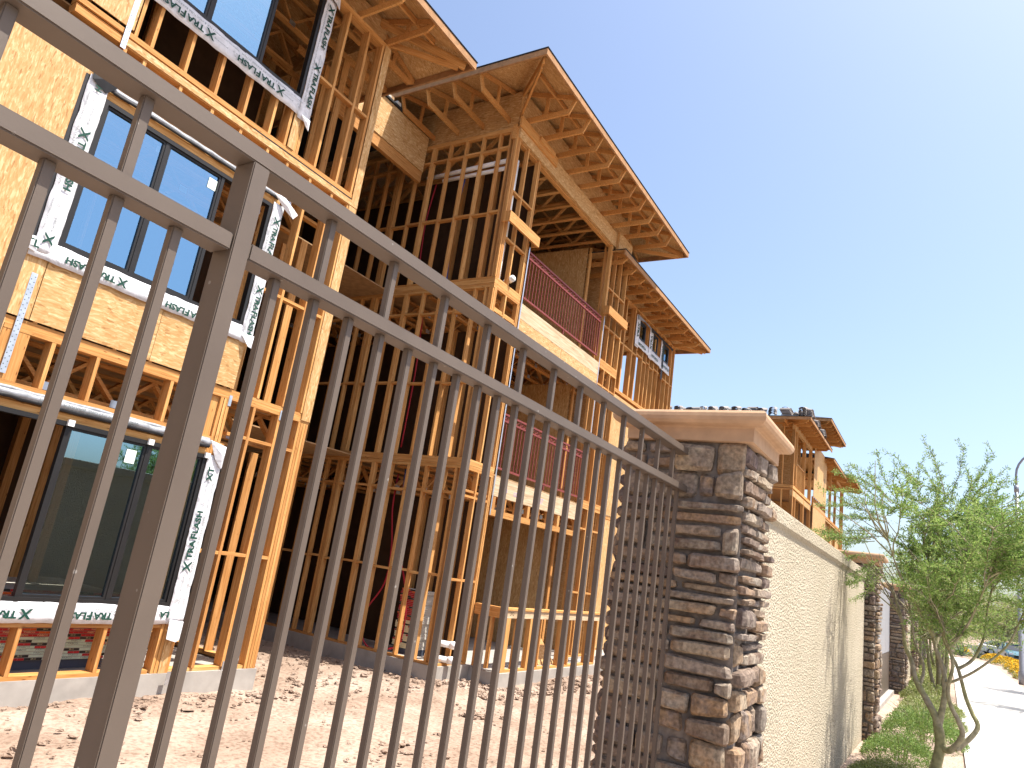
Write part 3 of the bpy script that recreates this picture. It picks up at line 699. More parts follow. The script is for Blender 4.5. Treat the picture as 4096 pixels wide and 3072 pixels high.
def flash(wo, rect, y, seed, amp=0.006, flare=0.0): put('flashing_strip', strip_mesh(*rect, y, amp, seed, flare), None, wo)
def crumple(wo, pts, seed, mat='flash_white', name='flashing_flap'):
    """creased flap: polygon fan in 3-D with thickness"""
    rg = random.Random(seed); v = [Vector(p) for p in pts]; c = sum(v, Vector()) / len(v) + Vector((0, -0.03, 0)); n = len(v)
    allv = [tuple(c)] + [tuple(p + Vector((0, rg.uniform(-0.02, 0), 0))) for p in v]; k = len(allv); allv += [(a, b + 0.004, z) for a, b, z in allv]
    f = [(0, i + 1, (i + 1) % n + 1) for i in range(n)]; f += [tuple(k + q for q in reversed(t)) for t in f[:n]]
    f += [((i + 1) % n + 1, i + 1, k + i + 1, k + (i + 1) % n + 1) for i in range(n)]
    put(name, mesh(name, allv, f, mat), None, wo)
YF = YL - 0.0135
# storey 1 window
w1 = window(2.62, 5.175, 0.73, 2.43, [3.60, 4.46], [1, 2])
box(w1, 'sticker', 4.245, 4.355, YL + 0.0135, YL + 0.0145, 2.16, 2.30, 'sticker')
for x_ in (3.60, 4.45, 5.16): box(w1, 'shim', x_ - 0.03, x_ + 0.03, YL - 0.05, YL - 0.021, 2.39, 2.45, 'pvc')
flash(w1, (2.45, 5.30, 0.545, 0.735), YF - 0.005, 1, 0.008); flash(w1, (5.175, 5.375, 0.56, 2.44), YF - 0.012, 2, 0.01)
crumple(w1, [(5.14, YF - 0.03, 2.60), (5.40, YF - 0.035, 2.56), (5.42, YF - 0.05, 2.45), (5.36, YF - 0.04, 2.30), (5.26, YF - 0.03, 2.40)], 3)
crumple(w1, [(5.20, YF - 0.02, 0.60), (5.37, YF - 0.03, 0.58), (5.40, YF - 0.06, 0.43), (5.30, YF - 0.07, 0.37), (5.19, YF - 0.05, 0.40)], 4)
mb = MB(); logo(mb, (4.36, YF - 0.022, 0.64), -X_, -Z_, 0.92); logo(mb, (3.45, YF - 0.022, 0.64), -X_, -Z_, 0.92); fine(mb, (4.86, YF - 0.022, 0.64), -X_, -Z_, 0.9); put_text(mb, 'LA', 0.08, (5.13, YF - 0.022, 0.65), -X_, -Z_, 0, 0.004, 1.2)
logo(mb, (5.265, YF - 0.032, 1.45), Z_, -X_); put_text(mb, 'XT', 0.10, (5.255, YF - 0.032, 2.22), Z_, -X_, 0, 0.004, 1.2); fine(mb, (5.265, YF - 0.032, 0.92), Z_, -X_); fine(mb, (5.265, YF - 0.032, 1.99), Z_, -X_)
tag(mb.build('flashing_lettering', ['letter_green', 'letter_grey'], w1), kind='stuff')
def roll(wo, x0, x1, y, z, r=0.05, seed=0):
    pts = []; n = 26; mb = MB()
    for k, (dy, dz, rr, mi) in enumerate(((0, 0, r, 0), (-0.012, -r * 0.9, r * 0.6, 1), (0.012, r * 1.0, r * 0.55, 0))):
        pts = [(x0 + (x1 - x0) * i / n, y + dy + 0.01 * noise.noise((i * 0.7, k, seed)), z + dz + 0.012 * noise.noise((i * 0.5, k + 5, seed))) for i in range(n + 1)]
        mb.tube(pts, [rr * (1 + 0.25 * noise.noise((i * 0.9, k, seed + 9))) for i in range(n + 1)], 8, mi)
    mb.build('flashing_roll', ['flash_grey', 'flash_black'], wo, True)
roll(w1, 2.5, 5.15, YL - 0.02, 2.565, 0.038, 2)
mb = MB(); put_text(mb, 'WATER & MOISTURE BARRIER SYSTEM', 0.045, (3.75, YL - 0.064, 2.568), -X_, -Z_, 0, 0, 1.3); tag(mb.build('flashing_lettering', ['letter_grey'], w1), kind='stuff')
# storey 2 window
w2 = window(3.0, 5.20, 4.03, 5.685, [3.74, 4.47], [0, 1])
box(w2, 'sticker', 4.31, 4.42, YL + 0.0135, YL + 0.0145, 5.43, 5.56, 'sticker')
put('flashing_backing', mesh('b', bverts(2.765, 2.9, YF - 0.004, YF - 0.0005, 3.9, 5.82), BF, 'flash_black'), None, w2)
flash(w2, (2.78, 5.37, 3.845, 4.035), YF - 0.005, 5, 0.008, 0.012); flash(w2, (2.80, 3.0, 3.90, 5.83), YF - 0.012, 6, 0.009); flash(w2, (5.20, 5.365, 3.84, 5.72), YF - 0.012, 7, 0.008)
roll(w2, 2.85, 5.25, YL - 0.015, 5.815, 0.028, 5)
crumple(w2, [(2.80, YF - 0.02, 5.90), (2.92, YF - 0.03, 5.95), (3.08, YF - 0.03, 5.86), (2.98, YF - 0.02, 5.72), (2.82, YF - 0.02, 5.78)], 8, 'flash_black')
crumple(w2, [(5.17, YF - 0.02, 5.82), (5.30, YF - 0.04, 5.85), (5.52, YF - 0.10, 5.68), (5.47, YF - 0.10, 5.60), (5.33, YF - 0.03, 5.70)], 9)
crumple(w2, [(5.20, YF - 0.02, 3.93), (5.40, YF - 0.03, 3.96), (5.42, YF - 0.06, 3.78), (5.30, YF - 0.05, 3.80)], 10)
crumple(w2, [(2.70, YF - 0.02, 4.02), (2.82, YF - 0.03, 4.03), (2.84, YF - 0.03, 3.88), (2.72, YF - 0.03, 3.90)], 12)
mb = MB(); logo(mb, (4.50, YF - 0.032, 3.93), -X_, -Z_, 0.92); logo(mb, (3.42, YF - 0.03, 3.95), -X_, -Z_, 0.92); fine(mb, (3.98, YF - 0.03, 3.94), -X_, -Z_, 0.9); put_text(mb, 'EL', 0.10, (2.79, YF - 0.05, 3.955), X_, Z_, 0, 0.004)
logo(mb, (2.895, YF - 0.03, 4.92), -Z_, X_); fine(mb, (2.895, YF - 0.03, 5.48), -Z_, X_); fine(mb, (2.895, YF - 0.03, 4.30), -Z_, X_); put_text(mb, 'X', 0.12, (2.90, YF - 0.03, 4.05), -Z_, X_, 0, 0.004, 1.2); put_text(mb, 'H', 0.09, (2.90, YF - 0.03, 5.72), -Z_, X_, 0, 0.004)
logo(mb, (5.285, YF - 0.03, 5.22), -Z_, X_, 0.95); logo(mb, (5.285, YF - 0.03, 4.28), -Z_, X_, 0.95); fine(mb, (5.285, YF - 0.03, 4.74), -Z_, X_, 0.85)
tag(mb.build('flashing_lettering', ['letter_green', 'letter_grey'], w2), kind='stuff')
# storey 3 window
w3 = window(3.02, 5.225, 7.265, 8.96, [3.76, 4.53], [0, 1])
flash(w3, (2.9, 5.40, 7.03, 7.27), YF - 0.005, 11, 0.008); flash(w3, (5.225, 5.415, 6.99, 8.95), YF - 0.012, 12, 0.009); flash(w3, (2.85, 3.03, 7.02, 8.98), YF - 0.012, 13, 0.009)
crumple(w3, [(5.26, YF - 0.02, 7.05), (5.42, YF - 0.03, 7.05), (5.41, YF - 0.05, 6.88), (5.36, YF - 0.05, 6.92)], 14)
crumple(w3, [(5.20, YF - 0.02, 8.98), (5.42, YF - 0.03, 9.03), (5.44, YF - 0.05, 8.86), (5.36, YF - 0.05, 8.90)], 15)
mb = MB(); logo(mb, (4.58, YF - 0.03, 7.15), -X_, -Z_, 1.08); logo(mb, (3.52, YF - 0.03, 7.15), -X_, -Z_, 1.08); fine(mb, (4.05, YF - 0.03, 7.15), -X_, -Z_); fine(mb, (5.08, YF - 0.03, 7.15), -X_, -Z_)
logo(mb, (5.32, YF - 0.03, 7.55), -Z_, X_); logo(mb, (5.32, YF - 0.03, 8.50), -Z_, X_); fine(mb, (5.32, YF - 0.03, 8.02), -Z_, X_)
tag(mb.build('flashing_lettering', ['letter_green', 'letter_grey'], w3), kind='stuff')

# ---- roofs: hip slabs with exposed truss tails
def roof(x0, x1, y0, y1, ze, zb, xw0, xw1, yw, sides, tail_y_end=None, pitch=0.33, fas=0.115, parent=None, step=0.61, inner=0.55):
    parent = parent or bld
    hy = min((y1 - y0) / 2, (x1 - x0) / 2) - 0.3; hy = min(hy, 3.6); zr = ze + hy * pitch
    v = [(x0, y0, ze), (x1, y0, ze), (x1, y1, ze), (x0, y1, ze), (x0 + hy, y0 + hy, zr), (x1 - hy, y0 + hy, zr), (x1 - hy, y1 - hy, zr), (x0 + hy, y1 - hy, zr)]
    f = [(0, 4, 5, 1), (1, 5, 6, 2), (2, 6, 7, 3), (3, 7, 4, 0), (4, 7, 6, 5)]; n = len(v)
    o = 0.014; v2 = [(a + (-o if a == x0 else o if a == x1 else 0), b + (-o if b == y0 else o if b == y1 else 0), c + 0.022) for a, b, c in v]
    f2 = [tuple(n + k for k in reversed(q)) for q in f] + [(0, 1, n + 1, n), (1, 2, n + 2, n + 1), (2, 3, n + 3, n + 2), (3, 0, n, n + 3)]
    rs = put('roof_sheathing', mesh('roof', v + v2, f + f2, ['osb', 'felt'], [0] * 5 + [1] * 9), None, parent)
    box(rs, 'fascia', x0, x1, y0, y0 + 0.038, ze - fas, ze - 0.004, 'fascia_wood')
    if 'L' in sides: box(rs, 'fascia', x0, x0 + 0.038, y0 + 0.04, y1, ze - fas, ze - 0.004, 'fascia_wood')
    if 'R' in sides: box(rs, 'fascia', x1 - 0.038, x1, y0 + 0.04, y1, ze - fas, ze - 0.004, 'fascia_wood')
    oh = yw - y0
    mb = MB(); yi = oh + inner
    zt = ze - 0.05 - zb
    mb.box(-SW / 2, SW / 2, 0.17, yi, -0.045, 0.065); mb.bar((0, 0.055, zt - 0.005), (0, yi, zt - 0.005 + (yi - 0.055) * pitch), SW - 0.002, 0.088)
    mb.bar((0, 0.20, -0.01), (0, 0.06, zt), SW - 0.004, 0.075); mb.bar((0, oh * 0.62, 0.03), (0, oh * 0.62, zt + oh * 0.62 * pitch - 0.04), 0.034, 0.07, 0, (0, 1, 0))
    tm = mesh('tail', mb.v, mb.f, 'lumber')
    xx = xw0 + 0.2 if 'L' in sides else x0 + 0.3
    xend = xw1 if 'R' in sides else x1 - 0.2
    while xx < xend: put('rafter_tail', tm, Matrix.Translation((xx, y0, zb)), parent); xx += step
    ye = tail_y_end or (yw + 2.4)
    if 'L' in sides:
        yy = yw + 0.3
        while yy < ye: put('rafter_tail', tm, Matrix.Translation((x0, yy, zb)) @ Matrix.Rotation(-math.pi / 2, 4, 'Z'), parent); yy += step
        beam(parent, 'hip_rafter', (x0 + 0.12, y0 + 0.12, ze - 0.11), (x0 + oh + 0.4, y0 + oh + 0.4, ze - 0.11 + (oh + 0.28) * pitch), 0.04, 0.14); beam(parent, 'hip_rafter', (x0 + 0.2, y0 + 0.2, ze - 0.17), (x0 + oh + 0.05, y0 + oh + 0.05, zb + 0.03), 0.038, 0.09)
    if 'R' in sides:
        yy = yw + 0.3
        while yy < ye: put('rafter_tail', tm, Matrix.Translation((x1, yy, zb)) @ Matrix.Rotation(math.pi / 2, 4, 'Z'), parent); yy += step
        beam(parent, 'hip_rafter', (x1 - 0.12, y0 + 0.12, ze - 0.11), (x1 - oh - 0.4, y0 + oh + 0.4, ze - 0.11 + (oh + 0.28) * pitch), 0.04, 0.14); beam(parent, 'hip_rafter', (x1 - 0.2, y0 + 0.2, ze - 0.17), (x1 - oh - 0.05, y0 + oh + 0.05, zb + 0.03), 0.038, 0.09)
    # blocking purlin between the tails
    box(parent, 'eave_blocking', max(x0 + oh * 0.5, xw0 - oh * 0.4), min(x1 - oh * 0.5, xw1 + oh * 0.4), y0 + oh * 0.45, y0 + oh * 0.45 + 0.036, ze - 0.11 + oh * 0.45 * pitch, ze - 0.02 + oh * 0.45 * pitch)
    return rs
roof(-6.0, 7.53, 6.37, 22.5, 9.33, 9.185, -5.0, 6.57, YL, 'R', 9.6)
osb(-5, 6.57, YL + 0.16, YL + 0.172, 9.23, 9.62)
osb(6.50, 6.512, YL + 0.3, 10.0, 9.23, 9.62)
roof(8.49, 16.5, 5.71, 22.5, 10.20, 9.875, 9.58, 15.4, 6.8, 'LR', 9.2)
roof(14.2, 21.57, 6.46, 14.2, 9.30, 9.125, 15.4, 20.7, YL, 'R', 9.4)
osb(15.5, 20.6, YL + 0.16, YL + 0.172, 9.1, 9.6)
osb(9.62, 15.2, 6.87, 6.882, 9.80, 10.5)
osb(9.66, 9.672, 6.9, 10.6, 9.70, 10.5)
# ---- breezeway between the left volume and the middle block
box(bld, 'beam', 6.58, 9.57, 9.0, 9.09, 8.83, 9.06); osb(6.58, 8.02, 8.985, 8.997, 9.062, 9.85); osb(8.026, 9.57, 8.985, 8.997, 9.062, 9.85)
box(bld, 'roof_deck', 6.58, 9.57, 8.95, 22, 9.86, 9.90, 'felt')
for k in range(6): box(bld, 'roof_scrap', 7.4 + k * 0.22, 7.4 + k * 0.22 + rnd.uniform(0.1, 0.3), 8.97, 9.1 + rnd.uniform(0, 0.2), 9.905 + 0.001 * k, 9.94 + rnd.uniform(0, 0.05), 'gypsum' if k % 2 else 'plywood')
for z in (3.21, 6.45): box(bld, 'subfloor', 6.6, 9.57, 9.2, 22, z, z + 0.02, 'plywood');  # decks added here to keep the breezeway dark
osb(6.58, 9.57, 22.0, 22.012, -0.1, 9.85)

# ---- middle block
YM, XM = 6.80, 9.58
def bay(xs, z0, z1, x0, x1, blocks):
    for x in xs: stud(x, YM + 0.001, z0, z1, 0.09)
    for z in blocks: 
        e = sorted(xs)
        for a, b in zip(e[:-1], e[1:]):
            if b - a > 0.12: plate(a + SW + 0.002, b - 0.002, YM + 0.004, z, z + 0.038, 0.085, 'blocking')
LV = ((0.07, 3.14, (1.335, 2.69)), (3.32, 6.39, (4.60, 5.98)), (6.60, 9.43, (7.40, 8.35)))
for z0, z1, bl in LV:
    bay((9.62, 9.665, 10.0, 10.42, 10.47), z0, z1, 9.58, 10.5, bl); bay((14.14, 14.19, 14.5, 14.85, 15.2), z0, z1, 14.1, 15.25, bl)
    box(bld, 'plate', 9.67, 10.5, YM + 0.001, YM + 0.09, z0 - 0.04, z0 - 0.002); box(bld, 'plate', 14.14, 15.24, YM + 0.001, YM + 0.09, z0 - 0.04, z0 - 0.002)
    # wall along the breezeway side
    ys = [6.81, 6.855, 6.95] + [7.19 + 0.393 * k for k in range(10)] + [8.80, 9.60, 9.645]
    for y in ys: box(bld, 'stud', XM, XM + 0.09, y, y + SW, z0, z1 + (0.15 if z0 > 6 else 0))
    box(bld, 'plate', XM, XM + 0.09, 6.80, 11.2, z0 - 0.04, z0 - 0.002)
    for bi, z in enumerate((z0 + 1.28, z0 + 2.62)):
        yy = sorted(ys)
        for q, (a, b) in enumerate(zip(yy[:-1], yy[1:])):
            if b - a > 0.15: box(bld, 'blocking', XM + 0.003, XM + 0.088, a + SW + 0.002, b - 0.002, z + (0.0 if q % 2 else 0.02), z + 0.038 + (0.0 if q % 2 else 0.02))
for zz in ((3.14, 3.177), (3.18, 3.217), (3.221, 3.279), (6.392, 6.43), (6.433, 6.47), (6.475, 6.558)):
    box(bld, 'plate', XM + 0.002, XM + 0.10, 6.802, 11.4, *zz); box(bld, 'plate', 9.682, 10.5, YM + 0.003, YM + 0.1, *zz); box(bld, 'plate', 14.14, 15.24, YM + 0.003, YM + 0.1, *zz)
box(bld, 'plate', XM, XM + 0.09, 6.8, 11.2, 9.582, 9.66); 
for z in (2.78, 6.03): box(bld, 'plate', 9.69, 10.46, YM + 0.02, YM + 0.08, z, z + 0.038); 
# roof beam over the third floor balcony
box(bld, 'roof_beam', 9.60, 15.06, YM - 0.03, YM + 0.03, 9.43, 9.80, 'osb'); box(bld, 'roof_beam', 9.56, 15.10, YM + 0.04, YM + 0.13, 9.40, 9.70)
box(bld, 'beam_cleat', 9.52, 11.0, YM - 0.075, YM - 0.032, 9.62, 9.82); box(bld, 'beam_cleat', 10.2, 10.8, YM - 0.118, YM - 0.077, 9.72, 9.82); box(bld, 'beam_cleat', 14.3, 15.12, YM - 0.10, YM - 0.032, 9.38, 9.84, 'osb')
# outrigger boards at sill height of the third floor
for a, b in ((9.50, 10.62), (14.06, 15.20)):
    box(bld, 'outrigger_board', a, b, YM - 0.16, YM - 0.12, 7.63, 7.83); box(bld, 'outrigger_board', a, a + 0.04, YM - 0.118, YM - 0.002, 7.63, 7.83); box(bld, 'outrigger_board', b - 0.04, b, YM - 0.118, YM - 0.002, 7.64, 7.82)
# balconies
box(bld, 'rim_beam', 10.51, 14.13, YM - 0.02, YM + 0.07, 6.16, 6.46, 'weathered_wood'); osb(10.51, 12.3, YM - 0.018, YM - 0.006, 5.78, 6.157); osb(12.305, 14.13, YM - 0.018, YM - 0.006, 5.78, 6.157)
box(bld, 'rim_beam', 10.51, 14.16, YM - 0.02, YM + 0.07, 2.84, 3.18, 'weathered_wood'); box(bld, 'header', 10.51, 14.16, YM - 0.02, YM + 0.09, 2.50, 2.605)
for k in range(9): box(bld, 'cripple_stud', 10.56 + 0.42 * k, 10.56 + 0.42 * k + (0.09 if k % 3 == 0 else SW), YM - 0.015, YM + 0.06, 2.607, 2.838)
mb = MB(); put_text(mb, 'cold', 0.16, (11.35, YM - 0.0225, 2.98), X_, Z_, 0); put_text(mb, '107', 0.15, (12.25, YM - 0.0225, 2.99), X_, Z_, 0); put_text(mb, 'h', 0.16, (10.95, YM - 0.0225, 3.0), X_, Z_, 0); put_text(mb, 'Q', 0.14, (13.35, YM - 0.0225, 3.0), X_, Z_, 0)
tag(mb.build('pen_marking', ['purple_ink'], bld), kind='stuff')
for z in (3.20, 6.48): box(bld, 'subfloor', 9.7, 15.2, YM + 0.095, 22, z, z + 0.03, 'plywood')
for z in (2.70, 5.95):
    for k in range(9): truss(9.75, 15.2, 7.1 + 0.62 * k, z, 0.44)
for k in range(10): truss_y(9.9 + 0.58 * k, 6.95, 12.6, 9.45, 0.5)
for z0, z1 in ((0.05, 2.69), (3.24, 5.94), (6.52, 9.42)):
    osb(10.6, 14.10, 9.6, 9.612, z0, z1); osb(14.128, 14.14, 7.42, 8.63, z0, z1); osb(14.128, 14.14, 8.634, 9.59, z0, z1)
    for k in range(6): box(bld, 'stud', 14.15, 14.24, 6.95 + 0.4 * k, 6.988 + 0.4 * k, z0, z1)
    for k in range(4): box(bld, 'stud', 10.43, 10.52, 7.45 + 0.4 * k, 7.338 + 0.4 * k, z0, z1)
    box(bld, 'shade_screen', 10.525, 10.537, 6.93, 9.59, z0, z1, 'shade_brown'); box(bld, 'shade_screen', 11.0, 11.012, 9.62, 14, z0, z1, 'shade_brown'); box(bld, 'shade_screen', -4.9, 6.4, 10.02, 10.03, z0, z1, 'shade_brown')  # added dark screens that absorb light so bays and rooms read as shaded
osb(9.6, 15.3, 22, 22.012, 0.0, 10.2); osb(15.28, 15.292, 6.93, 21.99, -0.1, 10.1)
# steel strap posts at the balcony ends
for x in (10.505, 14.135):
    for z0, z1 in ((2.5, 6.0), (5.7, 7.6)): box(bld, 'metal_strap', x, x + 0.03, YM - 0.026, YM - 0.021, z0, z1, 'galvanised')
def railing(x0, x1, y, z0, z1):
    mb = MB(); r = 0.034
    for z in (z0, z1 - 0.15, z1 - 0.03): mb.box(x0, x1, y, y + 0.036, z, z + r)
    for x in (x0 + 0.002, x1 - 0.026): mb.box(x, x + 0.024, y + 0.006, y + 0.03, z0 + r, z1 - 0.15)
    n = int((x1 - x0) / 0.145); st = (x1 - x0) / n; za, zc = z1 - 0.15 + r, z1 - 0.03
    for i in range(n):
        a = x0 + i * st
        if i % 2 == 0: mb.bar((a, y + 0.018, za), (a + st, y + 0.018, zc), 0.012, 0.012); mb.bar((a, y + 0.0185, zc), (a + st, y + 0.0185, za), 0.0118, 0.0118)
        mb.box(a - 0.006, a + 0.006, y + 0.012, y + 0.024, za, zc)
        if i % 2 == 1: mb.bar((a, y + 0.018, za), (a + st, y + 0.018, zc), 0.012, 0.012)
    mb.box((x0 + x1) / 2, (x0 + x1) / 2 + 0.03, y + 0.004, y + 0.032, z0 - 0.10, z0)
    ro = mb.build('balcony_railing', 'primer_red', bld)
    k = int((x1 - x0) / 0.112); bm_ = mesh('bal', bverts(-0.0075, 0.0075, 0.010, 0.025, z0 + r - z0, z1 - 0.15 - z0), BF, 'primer_red')
    for i in range(1, k): put('baluster', bm_, Matrix.Translation((x0 + (x1 - x0) * i / k, y, z0)), ro)
railing(10.55, 14.02, YM - 0.01, 6.58, 7.54); railing(10.55, 14.10, YM - 0.01, 3.32, 4.33)
# patio half wall
YP = 6.22
box(bld, 'half_wall_cap', 10.62, 14.45, YP - 0.02, YP + 0.13, 0.985, 1.023); box(bld, 'half_wall_cap', 10.62, 14.45, YP - 0.001, YP + 0.09, 0.86, 0.983, 'weathered_wood')
box(bld, 'half_wall_cap', 10.50, 10.62, YP - 0.02, YM - 0.01, 0.984, 1.022); box(bld, 'half_wall_cap', 10.51, 10.60, YP + 0.0, YM - 0.01, 0.85, 0.982)
for k in range(10):
    x = 10.66 + 0.41 * k; box(bld, 'half_wall_stud', x, x + (0.13 if k in (0, 2) else SW), YP + 0.0, YP + 0.088, 0.04, 0.858)
for y in (6.25, 6.42, 6.6): box(bld, 'half_wall_stud', 10.51, 10.6, y, y + SW + (0.06 if y > 6.5 else 0), 0.04, 0.848)
box(bld, 'plate', 10.64, 14.4, YP, YP + 0.09, 0.001, 0.039)
# plumbing: white pipes, pipe ends, tubing
mb = MB(); mb.tube([(9.78, 7.0, 9.10), (9.78, 9.0, 9.04)], 0.045, 10); mb.tube([(9.80, 7.05, 8.95), (9.80, 8.6, 8.93)], 0.04, 10); mb.tube([(9.85, 6.93, 9.1), (9.85, 6.93, 7.5)], 0.052, 10); mb.tube([(9.85, 6.93, 7.5), (9.85, 6.93, 6.4)], 0.035, 8); mb.build('vent_pipe', 'pvc', bld, True)
for p0, p1 in (((9.97, 6.66, 0.35), (9.76, 7.1, 0.36)), ((9.94, 6.64, 0.13), (9.74, 7.1, 0.13)), ((10.05, 6.74, 6.75), (10.25, 7.2, 6.72))):
    d = (Vector(p1) - Vector(p0)).normalized(); mb = MB(); a = Vector(p0); mb.tube([a, a + d * 0.12], 0.062, 14); mb.tube([a + d * 0.1, p1], 0.05, 12); mb.tube([a - d * 0.001, a + d * 0.004], 0.045, 12, 1); mb.build('pipe_end', ['pvc', 'gypsum'], bld, True)
def hose(name, pts, r, mat):
    cv = []; P = [Vector(p) for p in pts]
    for i in range(len(P) - 1):
        p0, p1, p2, p3 = P[max(i - 1, 0)], P[i], P[i + 1], P[min(i + 2, len(P) - 1)]
        for k in range(8):
            t = k / 8; cv.append(0.5 * ((2 * p1) + (-p0 + p2) * t + (2 * p0 - 5 * p1 + 4 * p2 - p3) * t * t + (-p0 + 3 * p1 - 3 * p2 + p3) * t ** 3))
    cv.append(P[-1]); mb = MB(); mb.tube(cv, r, 6); return mb.build(name, mat, bld, True)
hose('water_tube', [(9.9, 8.45, 3.0), (9.85, 8.4, 2.4), (9.9, 8.3, 1.7), (9.82, 8.25, 1.1), (9.7, 8.5, 0.5), (9.75, 8.35, 0.08), (9.75, 7.9, 0.06)], 0.014, 'red_plastic')
hose('water_tube', [(9.92, 8.05, 1.5), (9.75, 7.75, 1.15), (9.72, 7.6, 0.7), (9.8, 7.7, 0.2), (9.8, 8.0, 0.07)], 0.014, 'red_plastic')
hose('water_tube', [(9.92, 8.3, 3.1), (9.9, 8.2, 2.0), (9.95, 8.15, 1.0), (9.9, 8.2, 0.1)], 0.03, 'blue_plastic')
hose('water_tube', [(9.92, 8.6, 6.2), (9.9, 8.5, 5.0), (9.95, 8.55, 3.5)], 0.014, 'red_plastic'); hose('water_tube', [(9.95, 8.2, 9.0), (9.9, 8.25, 8.0), (9.95, 8.2, 6.7)], 0.03, 'blue_plastic'); hose('water_tube', [(9.95, 8.9, 9.0), (9.9, 8.95, 8.0), (9.95, 8.9, 6.7)], 0.014, 'red_plastic')
box(bld, 'paint_mark', 9.622, 9.70, YM - 0.002, YM - 0.0005, 1.48, 1.52, 'orange_paint')
mb = MB(); put_text(mb, '40', 0.07, (9.655, YM - 0.001, 1.58), X_, Z_, 0); put_text(mb, '-1-40', 0.06, (9.65, YM - 0.001, 1.42), X_, Z_, 0); put_text(mb, '312', 0.09, (10.80, YP - 0.0025, 0.93), X_, Z_, 0); tag(mb.build('pen_marking', ['black_ink'], bld), kind='stuff')

# ---- right wing
for z0, z1, zz in ((6.53, 9.06, 3), (3.27, 6.33, 2), (0.07, 3.13, 1)):
    xs = [15.5, 15.9, 16.28, 16.6, 16.64, 17.22, 17.26, 17.56, 18.04, 18.32, 18.6, 18.95, 19.31, 19.68, 20.05, 20.38, 20.42, 20.66]
    for x in xs: stud(x, YL + 0.001, z0, z1)
    for a, b in zip(xs[:-1], xs[1:]):
        if b - a > 0.12: plate(a + SW + 0.002, b - 0.002, YL + 0.005, z0 + 1.25 + (0.06 if int(a * 10) % 2 else 0), z0 + 1.288 + (0.06 if int(a * 10) % 2 else 0), 0.09, 'blocking')
    plate(15.3, 20.7, YL + 0.0, z0 - 0.045, z0 - 0.003); plate(15.3, 20.7, YL + 0.003, z0 - 0.085, z0 - 0.047); plate(15.3, 20.7, YL + 0.001, z1 + 0.002, z1 + 0.04)
    if zz < 3:
        for a, b in ((15.45, 16.35), (16.354, 17.57), (17.574, 18.79), (18.794, 20.0), (20.004, 20.7)): osb(a, b, YL - 0.012, YL, z0, z1 + 0.02)
for z in (3.2, 6.44): box(bld, 'subfloor', 15.3, 20.68, YL + 0.15, 12.9, z, z + 0.02, 'plywood')
for z in (2.72, 5.92): truss(15.35, 20.6, 7.62, z, 0.42)
for k in range(7): truss_y(15.6 + 0.8 * k, 7.5, 12.6, 9.15, 0.4)
for k in range(6): box(bld, 'partition_stud', 15.4 + 0.41 * k, 15.438 + 0.41 * k, 9.6, 9.69, 6.48, 9.1)
osb(15.4, 18.0, 9.7, 9.712, 6.48, 9.1); osb(15.4, 20.6, 12.8, 12.812, 0.05, 6.4)
ww = None
for i, (a, b) in enumerate(((17.55, 18.05), (18.62, 19.08), (19.60, 20.07))):
    wo = window(a, b, 8.30, 8.84, [], [0], YL - 0.02, 0.05); flash(wo, (a - 0.28, b + 0.3 if i < 2 else b + 0.12, 8.04 - 0.02 * i, 8.30), YF - 0.006, 30 + i, 0.012, 0.02)
    flash(wo, (a - 0.27, a, 8.0, 8.92), YF - 0.014, 33 + i, 0.014)
    if i == 2: put('flashing_backing', mesh('b', bverts(a - 0.14, a + 0.01, YF - 0.03, YF - 0.026, 7.7, 8.85), BF, 'flash_black'), None, wo)
    crumple(wo, [(a - 0.25, YF - 0.03, 8.92), (b + 0.25, YF - 0.03, 8.92), (b + 0.2, YF - 0.05, 8.82), ((a + b) / 2, YF - 0.04, 8.86), (a - 0.2, YF - 0.05, 8.78)], 40 + i, 'flash_black' if i else 'flash_grey')
    mb = MB(); put_text(mb, 'XTRA', 0.16, (a - 0.13, YF - 0.035, 8.5), -Z_ if i != 1 else Z_, X_ if i != 1 else -X_, 0, 0.006); put_text(mb, 'XTRAFLASH', 0.11, ((a + b) / 2, YF - 0.045, 8.15), -X_, -Z_, 0, 0.004)
    tag(mb.build('flashing_lettering', ['letter_green'], wo), kind='stuff')

